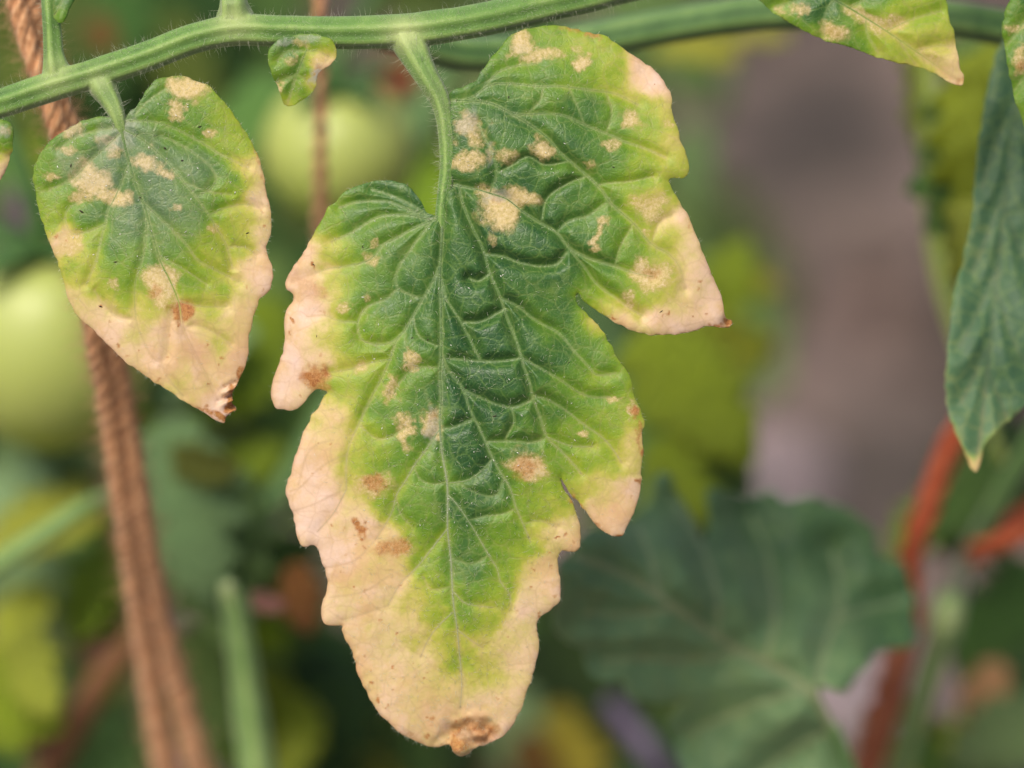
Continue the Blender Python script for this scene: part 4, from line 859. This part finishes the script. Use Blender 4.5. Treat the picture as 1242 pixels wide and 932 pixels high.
M_FRUITR = fruit_mat('ripe tomato skin', lin(110, 36, 22), lin(140, 52, 30), lin(160, 70, 40))
M_CALYX = plain('calyx green', lin(58, 92, 46), lin(92, 130, 66), 300, .6, trans=.1)

def tomato(label, px, py, d, rpx, tall, mat, lean=(0, 0), group=None):
    c = P(px, py, d); R = rpx * K * d
    t = thing('tomato', label, 'tomato', c - np.array([0, 0, R * tall]), group)
    nu, nv = 40, 24; V = []; 
    for b_ in range(nv + 1):
        th = math.pi * b_ / nv
        for a_ in range(nu):
            ph = 2 * math.pi * a_ / nu
            rr = R * math.sin(th) * (1 + .025 * math.cos(5 * ph) * math.cos(th))
            z = R * tall * math.cos(th) - R * .22 * math.exp(-(th / .38) ** 2)
            V.append(c + np.array([rr * math.cos(ph), rr * math.sin(ph), z]))
    F = [(b_ * nu + a_, (b_ + 1) * nu + a_, (b_ + 1) * nu + (a_ + 1) % nu, b_ * nu + (a_ + 1) % nu) for b_ in range(nv) for a_ in range(nu)]
    mesh_obj('skin', np.array(V), F, mat, t)
    top = c + np.array([0, 0, R * tall - R * .2])
    for k in range(5):                                    # star of sepals
        a = k * 1.2566 + .4; u = np.array([math.cos(a), math.sin(a), 0]); v = np.array([-math.sin(a), math.cos(a), 0]); q = []
        for s_ in np.linspace(0, 1, 7):
            w_ = R * .17 * math.sin(math.pi * min(1, s_ * .86 + .12)) ; p0 = top + u * R * .95 * s_ + np.array([0, 0, R * (.08 + .22 * math.sin(s_ * 2.2) - .1 * s_)])
            for side in (-1, 1):
                for dz in (0, -.0004): q.append(p0 + v * w_ * side + np.array([0, 0, dz]))
        Fq = []
        for s_ in range(6):
            o_ = s_ * 4
            Fq += [(o_, o_ + 2, o_ + 6, o_ + 4), (o_ + 1, o_ + 5, o_ + 7, o_ + 3), (o_, o_ + 4, o_ + 5, o_ + 1), (o_ + 2, o_ + 3, o_ + 7, o_ + 6)]
        Fq += [(0, 1, 3, 2), (24, 26, 27, 25)]
        mesh_obj('sepal', np.array(q), Fq, M_CALYX, t)
    pth = np.array([top + np.array([lean[0] * s_ * s_, lean[1] * s_ * s_, R * 1.5 * s_]) for s_ in np.linspace(0, 1, 14)])
    v, f, A, S = tube(pth, np.full(14, R * .1), 10); mesh_obj('fruit_stalk', v, faces_list(f), M_CALYX, t)
    return t
tomato('round yellowish green tomato behind the thin hanging cord', 409, 182, .565, 92, 1.0, M_FRUIT, (.01, .01), 'unripe tomatoes')
tomato('large pale green tomato behind the heart-shaped leaflet and the twine', 60, 412, .54, 132, 1.05, M_FRUIT, (-.01, .01), 'unripe tomatoes')
tomato('small red tomato peeping out under the green stalk', 486, 92, .64, 27, .95, M_FRUITR, (.005, .01))

# ------------------------------------------------------------------ stalk and dark leaves behind
DB = .47
back = thing('tomato_stalk', 'plain smooth green stalk running close behind the hairy one', 'stalk', P(1420, 70, DB))
stalk('leaf_stalk', [(440, 40, DB - .01, 14), (500, 52, DB - .008, 19), (560, 66, DB - .004, 21), (640, 62, DB, 22), (720, 48, DB, 22), (820, 30, DB, 22), (920, 16, DB, 22), (1040, 14, DB, 22), (1130, 20, DB, 22), (1200, 30, DB, 22), (1300, 48, DB + .004, 23), (1420, 70, DB + .01, 24)],
      M_STEMD, back, 26, (5, .05, .4), spacing=6)

def dark_leaf(label, outline, deps, veins, mat, step, bleach, relief, width, seed, base, wav=6, edge_curl=5, spots=(), name='tomato_leaf', rim=0.0, crinkle=8.0, teeth=0.0):
    t = thing(name, label, 'leaf', base)
    l = Leaf(outline, deps, veins, relief=relief, width=width, wav=wav, wscale=120, seed=seed, edge_curl=edge_curl, crinkle=crinkle, teeth=teeth)
    l.build('blade', mat, t, step, bleach, spots, [], [], thick=.0003, rim=rim)
    l.vein_meshes(mat, thin=.8); l.t = t
    return l
# hanging dark leaf at the side
o1 = [(1236, 30), (1222, 44), (1207, 66), (1196, 110), (1187, 170), (1181, 240), (1170, 310), (1156, 360), (1149, 420), (1147, 480), (1155, 518), (1168, 545), (1178, 566), (1184, 574), (1189, 560), (1192, 542), (1205, 526), (1225, 510), (1246, 488), (1275, 440), (1300, 380), (1318, 280), (1322, 180), (1300, 90), (1262, 36)]
v1 = [([(1240, 34), (1232, 120), (1222, 220), (1210, 330), (1200, 430), (1190, 520), (1184, 570)], 0, 3.2), ([(1230, 130), (1210, 170), (1190, 230)], 1, 2), ([(1222, 220), (1200, 280), (1180, 330)], 1, 2), ([(1212, 320), (1190, 370), (1165, 420)], 1, 2), ([(1203, 410), (1185, 450), (1165, 490)], 1, 2), ([(1230, 140), (1260, 200), (1300, 250)], 1, 2), ([(1218, 250), (1245, 320), (1280, 380)], 1, 2.2), ([(1208, 350), (1228, 410), (1250, 450)], 1, 2.2), ([(1198, 450), (1215, 490), (1222, 508)], 1, 2)]
dl = dark_leaf('dark blue green leaf hanging upright with its narrow pointed tip down', o1, [(1236, 30, 26), (1200, 150, 25), (1185, 300, 24), (1150, 430, 20), (1184, 570, 18), (1320, 200, 28), (1240, 480, 22)], v1, M_DARK, 3.0,
  [(1200, 150, .1), (1230, 300, .12), (1165, 480, .25), (1158, 400, .2), (1165, 340, .2), (1183, 572, .95), (1183, 540, .3), (1220, 450, .1), (1260, 300, .05), (1176, 300, .2), (1190, 400, .1)], 10, 15, 121, P(1238, 25, .456), rim=.25, crinkle=5.0)
stalk('leaf_stalk', [(1300, 46, DB + .004, 10), (1275, 30, DB, 8), (1250, 26, DB - .002, 7), (1238, 34, DB - .004, 4)], M_STEMD, dl.t, 12, (3, .05, .2))
# broad dark leaf low down
o2 = [(1034, 930), (1026, 912), (1006, 872), (994, 842), (1012, 836), (1030, 828), (1048, 806), (1064, 790), (1092, 784), (1112, 768), (1112, 735), (1104, 706), (1090, 684), (1066, 664), (1056, 640), (1028, 622), (1000, 612), (960, 602), (930, 598), (905, 604), (880, 600), (862, 598), (862, 624), (852, 662), (838, 622), (822, 596), (800, 574), (786, 600), (776, 628), (755, 628), (735, 640),
      (700, 656), (684, 690), (680, 730), (676, 766), (704, 782), (712, 808), (734, 822), (752, 820), (764, 846), (792, 852), (818, 846), (814, 872), (806, 896), (826, 925), (850, 965), (900, 1000), (960, 1005), (1010, 980), (1034, 950)]
v2 = [([(1034, 935), (1005, 872), (985, 842), (950, 815), (910, 795), (873, 776), (830, 745), (785, 713), (740, 690), (700, 676)], 0, 7), ([(990, 845), (1000, 790), (1020, 730), (1010, 670)], 1, 3.5), ([(1012, 750), (1050, 740), (1090, 730)], 1, 2.5), ([(930, 804), (940, 740), (930, 670), (910, 625)], 1, 3.5), ([(870, 774), (870, 720), (850, 660), (815, 605)], 1, 3), ([(800, 722), (790, 680), (775, 640)], 1, 2.6), ([(900, 790), (850, 800), (790, 800), (730, 800)], 1, 3), ([(820, 738), (770, 745), (710, 745)], 1, 3), ([(975, 835), (930, 850), (880, 870), (830, 890)], 1, 3.5), ([(1010, 885), (960, 910), (900, 960)], 1, 3.5)]
bl2 = dark_leaf('broad dark green lobed leaf with a pale midrib below the long scorched leaflet', o2, [(1034, 935, 66), (950, 815, 62), (785, 713, 52), (690, 680, 44), (925, 602, 80), (1090, 700, 82), (800, 590, 70), (720, 815, 52), (850, 960, 66)], v2, M_DARKB, 3.2,
  [(900, 700, .2), (760, 780, .34), (780, 700, .32), (880, 830, .44), (940, 650, .0), (1040, 690, .04), (1000, 760, .26), (900, 920, .36), (950, 812, .4), (700, 720, .3), (1080, 740, .02), (860, 640, .1), (730, 670, .25)], 24, 24, 131, P(1034, 935, .497), wav=46, crinkle=14, teeth=9.0, edge_curl=8)
stalk('leaf_stalk', [(1090, 1100, .52, 14), (1060, 1010, .508, 12), (1034, 940, .498, 9), (1010, 880, .494, 7)], M_STEMD, bl2.t, 14, (3, .05, .2))

# added pale lumps standing in for bright patches of the soil
M_PATCH = plain('pale stone', lin(140, 126, 128), lin(176, 160, 164), 60, .8, .2, .5, .002)
for px, py, s_, lab in ((922, 584, .024, 'pale pinkish lump added as a bright patch of soil just behind the broad dark leaf'), (1004, 872, .034, 'pale lavender grey lump added as a bright patch of soil beside the rust red cord')):
    dd = (CAM[2]) / -(FWD - ((py - 466) * K) * UPV)[2]; c = P(px, py, dd)
    q = []
    for b_ in range(9):
        for a_ in range(14):
            th, ph = math.pi * b_ / 8, 6.2832 * a_ / 14
            n_ = np.array([math.sin(th) * math.cos(ph), math.sin(th) * math.sin(ph), math.cos(th)])
            q.append(c + n_ * s_ * np.array([1.25, .95, .6]) * (1 + .16 * math.sin(3 * n_[0] + 5 * n_[1] + px) + .1 * math.sin(7 * n_[2] + 4 * n_[0])))
    F = [(b_ * 14 + a_, (b_ + 1) * 14 + a_, (b_ + 1) * 14 + (a_ + 1) % 14, b_ * 14 + (a_ + 1) % 14) for b_ in range(8) for a_ in range(14)]
    st_ = mesh_obj('ground_patch', np.array(q), F, M_PATCH, origin=c); st_['label'] = lab; st_['category'] = 'ground_patch'

# ------------------------------------------------------------------ plants behind
m, nt, N, Lk = newmat('leaf blade behind')
oi = N('ObjectInfo').outputs['Color']; co = N('TexCoord').outputs['Object']
n1 = noise(N, Lk, co, 60, 4); n2 = noise(N, Lk, co, 400, 3)
r = ramp(N, [(.3, (.62, .66, .6, 1)), (.5, (1, 1, 1, 1)), (.72, (1.35, 1.25, .95, 1))]); Lk(n1, r.inputs[0])
col = mixc(N, Lk, 1.0, oi, r.outputs[0], 'MULTIPLY')
b = N('Bump'); setv(b, Strength=.5, Distance=.0008); Lk(n2, b.inputs['Height'])
pb = N('BsdfPrincipled'); setv(pb, Roughness=.5); Lk(col, pb.inputs['Base Color']); Lk(b.outputs[0], pb.inputs['Normal'])
tr = N('BsdfTranslucent'); Lk(col, tr.inputs[0]); mx = N('MixShader'); mx.inputs[0].default_value = .4
Lk(pb.outputs[0], mx.inputs[1]); Lk(tr.outputs[0], mx.inputs[2]); Lk(mx.outputs[0], N('OutputMaterial').inputs[0])
M_BACK = m
def leaf_variant(seed):
    r_ = np.random.default_rng(seed)
    n = 5; pts = [(0, .02)]
    for k in range(n):
        u = .04 + .82 * (k + .5) / n
        wdt = .33 * math.sin(math.pi * (u * .86 + .1)) ** .7 * r_.uniform(.85, 1.15)
        pts += [(u - .06, wdt * .82), (u + .035, wdt * 1.08), (u + .08, wdt * .74)]
    up_ = pts + [(1.0, 0)]; low = [(u + r_.uniform(-.02, .02), -v * r_.uniform(.85, 1.1)) for u, v in pts[::-1]]
    poly = catmull(np.array(up_ + low), closed=True, per=4)
    x, y, sd_, F = grid_clip(poly, .045)
    mid = np.abs(y); sec = np.abs(((x - mid * .7) * 5.5) % 1 - .5)
    z = .10 * mid ** 1.2 - .22 * x * x + .025 * np.minimum(mid * 10, 1) * np.cos(sec * 6.28) + .05 * vnoise(x, y, .25, seed) - .08 * np.exp(-sd_ / .05) * .5
    V = np.stack([x, y, z], 1)
    n_ = np.zeros_like(V); fn = np.cross(V[F[:, 1]] - V[F[:, 0]], V[F[:, 2]] - V[F[:, 0]])
    if fn[:, 2].mean() < 0: F = F[:, ::-1]; fn = -fn
    for k in range(3): np.add.at(n_, F[:, k], fn)
    n_ /= np.linalg.norm(n_, axis=1)[:, None]
    e = np.vstack([F[:, [0, 1]], F[:, [1, 2]], F[:, [2, 0]]]); key = np.sort(e, 1)
    _, idx, c = np.unique(key[:, 0] * 100000 + key[:, 1], return_index=True, return_counts=True); be = e[idx[c == 1]]; N0 = len(V)
    rim = np.vstack([np.stack([be[:, 1], be[:, 0], be[:, 0] + N0], 1), np.stack([be[:, 1], be[:, 0] + N0, be[:, 1] + N0], 1)])
    me = bpy.data.meshes.new('leaf'); me.from_pydata(np.vstack([V, V - n_ * .006]).tolist(), [], np.vstack([F, F[:, ::-1] + N0, rim]).tolist()); me.update()
    me.polygons.foreach_set('use_smooth', np.ones(len(me.polygons), bool)); me.materials.append(M_BACK)
    return me
VARI = [leaf_variant(s_) for s_ in (1, 2, 3, 4, 5)]
COL = dict(dk=lin(58, 88, 38), dg=lin(88, 124, 58), mg=lin(122, 160, 80), bg=lin(126, 160, 98), lg=lin(146, 172, 40), yg=lin(182, 186, 70), pale=lin(162, 192, 138), ol=lin(104, 122, 48), br=lin(140, 104, 74), pk=lin(176, 138, 120), or_=lin(138, 100, 52), vi=lin(128, 112, 134), cr=lin(205, 175, 130))
def back_leaf(parent, px, py, L, ang, d, col, tilt=0.0, roll=0.0, var=None, stalk_to=None, jit=.08):
    """leaf whose base is at the pixel, pointing along ang (0 right, 90 down), L in px"""
    me = VARI[var if var is not None else int(rng.integers(0, 5))]
    o = bpy.data.objects.new('leaf', me); C.objects.link(o); o.parent = parent
    a = math.radians(ang)
    X = RGT * math.cos(a) - UPV * math.sin(a); X = X * math.cos(tilt) + FWD * math.sin(tilt)
    Z = -FWD; Y = np.cross(Z, X); Y /= np.linalg.norm(Y); Z = np.cross(X, Y)
    Y, Z = Y * math.cos(roll) + Z * math.sin(roll), Z * math.cos(roll) - Y * math.sin(roll)
    s_ = L * K * d
    b_ = P(px, py, d)
    M = Matrix(((X[0] * s_, Y[0] * s_, Z[0] * s_, b_[0]), (X[1] * s_, Y[1] * s_, Z[1] * s_, b_[1]), (X[2] * s_, Y[2] * s_, Z[2] * s_, b_[2]), (0, 0, 0, 1)))
    o.matrix_parent_inverse = Matrix.Identity(4)
    pb_ = parent['_base']; M.translation = Vector(b_) - Vector(pb_)
    o.matrix_basis = M
    c = COL[col]; o.color = tuple(float(np.clip(q * (1 + rng.normal() * jit), 0, 1)) for q in c[:3]) + (1.0,)
    return o
def back_plant(label, cat, stems, name='tomato_plant', group=None):
    base = np.array(stems[0][0]); base[2] = 0
    t = thing(name, label, cat, base, group)
    for st in stems:
        pass
    return t
def wstem(parent, pts, mat=None, name='stem', sides=12):
    path, rad, q = pxpath(pts, 8)
    rf = ridged(4, .05); V, F, A, S = tube(path, rad, sides, rf)
    return mesh_obj(name, V, faces_list(F), mat or M_STEMD, parent, dict(stripe=np.clip(.5 + (rf(A, S) - 1) * 5, 0, 1), pale=np.zeros(len(A))))
def to_ground(px, py, d, r, lean=.02):
    p0 = P(px, py, d); g0 = p0.copy(); g0[2] = -.005; g0[1] += lean
    return p0, g0
def root(parent, px, py, d, r):
    p0, g0 = to_ground(px, py, d, r); t = np.linspace(0, 1, 20)[:, None]
    path = p0 * (1 - t) + g0 * t + np.array([.012, 0, 0]) * np.sin(t * 3.1)
    rad = np.linspace(r * K * d, r * K * d * 1.5, 20); V, F, A, S = tube(path, rad, 10)
    mesh_obj('stem', V, faces_list(F), M_STEMD, parent, dict(stripe=np.full(len(A), .5), pale=np.zeros(len(A))))

# plant behind the twine (bushy, carries the unripe fruit)
M_STALKL = stem_material('pale green stalk', lin(84, 120, 60), lin(122, 156, 84), lin(160, 184, 112), lin(190, 200, 140))
M_BROWN = plain('dry brown stalk', lin(118, 82, 54), lin(152, 110, 76), 200, .8)
M_VIOLET = plain('violet grey stalk', lin(92, 80, 104), lin(132, 118, 142), 200, .7)
g0 = P(290, 800, .66); g0 = np.array([g0[0], g0[1] + .04, 0])
pa = thing('tomato_plant', 'bushy green tomato plant behind the twine, full of drooping leaves', 'plant', g0)
stalk('stem', [(275, 708, .505, 9), (279, 722, .506, 13), (286, 750, .507, 16), (294, 800, .508, 18), (305, 880, .511, 21), (316, 960, .515, 22), (330, 1060, .525, 22)], M_STALKL, pa, 16, (4, .04, .2), [(275, 712, .504, 14, 1.0)]); root(pa, 330, 1055, .525, 22)
wstem(pa, [(-60, 722, .525, 13), (10, 676, .522, 13), (60, 644, .52, 12), (110, 612, .522, 10), (180, 590, .54, 8)], M_STALKL)
wstem(pa, [(440, 420, .56, 13), (400, 500, .555, 15), (360, 570, .55, 15), (315, 640, .545, 15), (290, 760, .53, 14)], M_STEMD)
wstem(pa, [(560, 40, .60, 20), (520, 130, .60, 21), (480, 210, .60, 21), (450, 300, .61, 20), (440, 430, .62, 18)], M_STEMD)
wstem(pa, [(165, 770, .555, 12), (120, 830, .557, 17), (85, 890, .56, 18), (40, 960, .57, 16)], M_BROWN, 'dry_stalk')
wstem(pa, [(175, 720, .6, 6), (165, 800, .6, 6), (150, 900, .6, 6), (165, 1000, .6, 6)], M_STALKL)
# layered foliage: far to near
r2 = np.random.default_rng(5)
for k in range(95):
    px, py = r2.uniform(-150, 780), r2.uniform(-150, 950)
    back_leaf(pa, px, py, r2.uniform(170, 320), r2.uniform(30, 150), r2.uniform(.78, 1.05), r2.choice(['dg', 'dk', 'mg', 'dg', 'ol', 'bg', 'mg', 'lg']), r2.uniform(-.8, .1), r2.uniform(-.6, .6))
r3 = np.random.default_rng(9)
for k in range(28):
    back_leaf(pa, r3.uniform(-480, -160), r3.uniform(-150, 950), r3.uniform(170, 320), r3.uniform(30, 150), r3.uniform(.62, .95), r3.choice(['dg', 'mg', 'ol', 'bg']), r3.uniform(-.8, .1), r3.uniform(-.6, .6))
NEAR = [  # px, py, length, angle, depth, colour, tilt, roll
 (150, -40, 170, 100, .68, 'dg', .2, .2), (230, -60, 230, 95, .7, 'dk', .3, -.2), (330, -40, 200, 110, .72, 'dg', 0, .3), (110, 20, 60, 60, .66, 'or_', 0, 0), (20, -20, 120, 100, .62, 'ol', .3, .4), (-10, 20, 150, 60, .66, 'dg', 0, 0), (260, 130, 190, 80, .7, 'dk', .2, .2), (300, 200, 180, 95, .68, 'dg', 0, -.3),
 (10, 225, 90, 60, .68, 'vi', .3, .5), (330, 300, 150, 110, .64, 'mg', .1, .2), (345, 360, 170, 130, .62, 'lg', .1, .3), (330, 400, 150, 140, .63, 'bg', .1, -.2), (300, 440, 190, 150, .62, 'pale', .2, 0), (360, 480, 190, 140, .64, 'dg', 0, .2), (430, 440, 200, 125, .68, 'dk', 0, .2),
 (240, 480, 120, 170, .62, 'lg', 0, .2), (-20, 560, 170, 20, .60, 'bg', .2, .2), (40, 590, 150, 10, .62, 'mg', 0, -.3), (-40, 620, 170, 40, .62, 'pale', .1, .1), (190, 500, 240, 75, .56, 'bg', .1, .1), (250, 560, 220, 80, .57, 'bg', 0, -.2), (205, 560, 90, 10, .55, 'ol', 0, .5), (300, 520, 160, 120, .63, 'ol', 0, .1),
 (-30, 700, 200, 50, .62, 'bg', .1, 0), (70, 680, 170, 80, .62, 'ol', .1, .3), (110, 660, 190, 85, .63, 'mg', 0, .1), (90, 740, 80, 60, .6, 'pk', 0, .2), (302, 728, 46, 10, .53, 'pk', 0, .3), (355, 680, 90, 80, .56, 'or_', .2, .3), (-40, 790, 140, 60, .58, 'lg', 0, .1), (-30, 820, 130, 30, .58, 'lg', 0, .1),
 (360, 760, 180, 110, .66, 'ol', 0, .2), (440, 800, 240, 130, .64, 'dk', 0, 0), (420, 760, 260, 115, .66, 'dg', .1, .2), (380, 900, 140, 60, .66, 'ol', 0, .2), (440, 880, 120, 40, .66, 'yg', .2, 0), (230, 760, 160, 80, .6, 'dg', .1, .1), (250, 840, 120, 60, .62, 'lg', 0, .3), (0, 880, 80, 20, .6, 'br', 0, .3), (130, 860, 140, 90, .61, 'bg', 0, .1),
 (480, 840, 120, 70, .66, 'dg', 0, .1), (340, 640, 170, 95, .63, 'dg', .1, .4)]
NEAR += [(60, 560, 150, 150, .59, 'pale', .1, .9), (120, 600, 170, 160, .58, 'yg', .1, 1.1), (150, 640, 150, 120, .60, 'lg', .1, .9), (40, 700, 140, 110, .59, 'yg', 0, 1.0), (130, 700, 150, 95, .61, 'lg', 0, .9), (330, 520, 170, 140, .60, 'lg', 0, 1.1), (400, 470, 180, 130, .61, 'mg', 0, .9),
 (300, 380, 170, 145, .59, 'pale', 0, 1.0), (350, 420, 160, 150, .60, 'lg', 0, .8), (60, 480, 110, 30, .62, 'mg', 0, .2), (230, 640, 150, 70, .59, 'mg', 0, .5), (260, 680, 140, 60, .60, 'lg', .1, .9), (300, 820, 130, 50, .62, 'lg', 0, .6), (20, 760, 120, 70, .57, 'yg', 0, .4), (0, 60, 130, 70, .60, 'ol', 0, .6), (20, 130, 120, 80, .6, 'lg', 0, 1.0),
 (180, 20, 150, 60, .68, 'ol', 0, .5), (330, 90, 140, 120, .64, 'mg', 0, .8), (440, 380, 120, 100, .66, 'lg', 0, .6), (370, 850, 150, 120, .62, 'yg', 0, 1.1)]
for it in NEAR: back_leaf(pa, *it[:4], .43 + (it[4] - .43) * .78, it[5], it[6] - .5, it[7] * .7)

# plant behind the large leaflet: lime and yellow leaves
g0 = P(760, 800, .72); g0 = np.array([g0[0], g0[1] + .04, 0])
pc = thing('tomato_plant', 'yellowing lime green tomato plant behind the long scorched leaflet', 'plant', g0)
wstem(pc, [(700, 300, .66, 12), (740, 420, .66, 14), (770, 560, .66, 15), (780, 720, .67, 15), (760, 1000, .68, 16)]); root(pc, 760, 995, .68, 16)
wstem(pc, [(736, 850, .6, 11), (768, 888, .6, 13), (800, 930, .6, 13), (840, 1000, .61, 13)], M_VIOLET, 'dry_stalk')
for it in [(700, 250, 220, 60, .70, 'dg', 0, .2), (760, 330, 170, 70, .68, 'dk', 0, .2), (810, 420, 130, 5, .58, 'lg', .2, .3), (850, 400, 120, -60, .58, 'lg', .1, .2), (770, 400, 210, 50, .55, 'lg', .1, .1), (800, 440, 160, 55, .56, 'lg', .1, .3), (770, 480, 170, 40, .57, 'mg', .1, .3), (870, 440, 70, 70, .60, 'yg', 0, .5), (860, 330, 90, 20, .60, 'yg', 0, .5), (810, 500, 60, 60, .56, 'yg', 0, .6), (780, 540, 130, 50, .55, 'lg', 0, .3),
           (800, 570, 80, 80, .6, 'pale', 0, .3), (740, 440, 190, 80, .70, 'dk', 0, 0), (700, 700, 180, 80, .64, 'dk', 0, .1), (650, 760, 150, 90, .66, 'dk', .1, 0), (700, 780, 140, 60, .64, 'dk', 0, 0), (630, 830, 110, 100, .64, 'pale', 0, .2), (680, 850, 130, 80, .64, 'yg', .1, .2), (630, 890, 90, 60, .63, 'or_', 0, .1), (600, 880, 120, 80, .68, 'br', 0, .1), (720, 830, 130, 70, .68, 'dk', 0, .1), (560, 860, 140, 100, .68, 'dk', 0, 0), (500, 900, 140, 60, .68, 'ol', 0, 0),
           (840, 150, 110, 100, .68, 'bg', .3, .6), (860, 250, 90, 80, .7, 'bg', .2, .4), (800, 560, 220, 50, .74, 'dk', 0, 0), (700, 600, 260, 30, .76, 'dg', 0, 0), (760, 900, 200, 20, .7, 'dg', 0, 0), (900, 60, 110, 190, .6, 'yg', .2, .9), (960, 40, 80, 185, .6, 'yg', .2, .9)]:
    back_leaf(pc, *it[:6], it[6] - .4, it[7])

# plant at the side with the upright stem
g0 = P(1110, 900, .56); g0 = np.array([g0[0] - .02, g0[1] + .05, 0])
pd = thing('tomato_plant', 'dark green tomato plant with an upright knuckled stem beside the rust red cord', 'plant', g0)
wstem(pd, [(1450, -160, .486, 17), (1430, 66, .488, 17), (1360, 250, .50, 17), (1280, 480, .51, 16), (1215, 600, .52, 14), (1180, 668, .53, 13)], None)
M_YST = stem_material('yellow green stalk', lin(104, 126, 44), lin(128, 146, 58), lin(150, 162, 78), lin(190, 190, 120))
M_GREYST = stem_material('grey green stalk', lin(92, 104, 84), lin(128, 132, 112), lin(150, 152, 130), lin(196, 196, 120))
wstem(pd, [(1215, 600, .52, 13), (1182, 664, .53, 14), (1160, 715, .535, 15), (1146, 760, .538, 16)], M_GREYST)
stalk('stem', [(1154, 724, .534, 15), (1149, 742, .533, 19), (1145, 762, .534, 18), (1138, 786, .537, 14), (1118, 840, .54, 14), (1096, 910, .545, 15), (1076, 990, .555, 15)], M_STALKL, pd, 18, (4, .05, .2), [(1150, 748, .532, 22, .9)])
root(pd, 1077, 988, .555, 15)
wstem(pd, [(1126, 40, .535, 9), (1130, 130, .535, 11), (1130, 220, .535, 12), (1140, 320, .535, 12), (1166, 420, .53, 10), (1215, 560, .52, 8)], M_YST)
for it in [(1235, 560, 150, 150, .545, 'dg', .1, .5), (1250, 520, 170, 140, .56, 'dk', .1, .3), (1260, 680, 190, 120, .56, 'dg', .1, .3), (1230, 690, 170, 105, .57, 'ol', 0, .2), (1270, 780, 150, 110, .56, 'dg', 0, .1), (1210, 800, 100, 110, .56, 'cr', 0, .2), (1180, 860, 100, 100, .57, 'yg', 0, .2), (1120, 860, 90, 110, .58, 'or_', 0, .1), (1290, 850, 160, 150, .55, 'bg', 0, .1),
           (1140, 600, 110, 130, .58, 'lg', .2, .8), (1240, 900, 150, 170, .57, 'dg', 0, 0), (1270, 600, 160, 160, .58, 'dk', 0, .1), (1190, 960, 130, 200, .58, 'yg', 0, 0),
           (1190, 210, 95, 176, .51, 'dg', .2, .5), (1195, 230, 90, 150, .51, 'dg', .1, .3), (1182, 50, 260, 94, .50, 'lg', .1, 1.0), (1190, 40, 330, 93, .505, 'mg', .1, .9), (1168, 240, 200, 84, .505, 'yg', .1, 1.1), (1135, 250, 140, 75, .54, 'ol', .2, .9), (1112, 60, 170, 88, .54, 'lg', .1, 1.2), (1180, 60, 150, 80, .56, 'dg', .1, .3)]:
    back_leaf(pd, *it)

for o in bpy.data.objects:
    if '_base' in o: del o['_base']
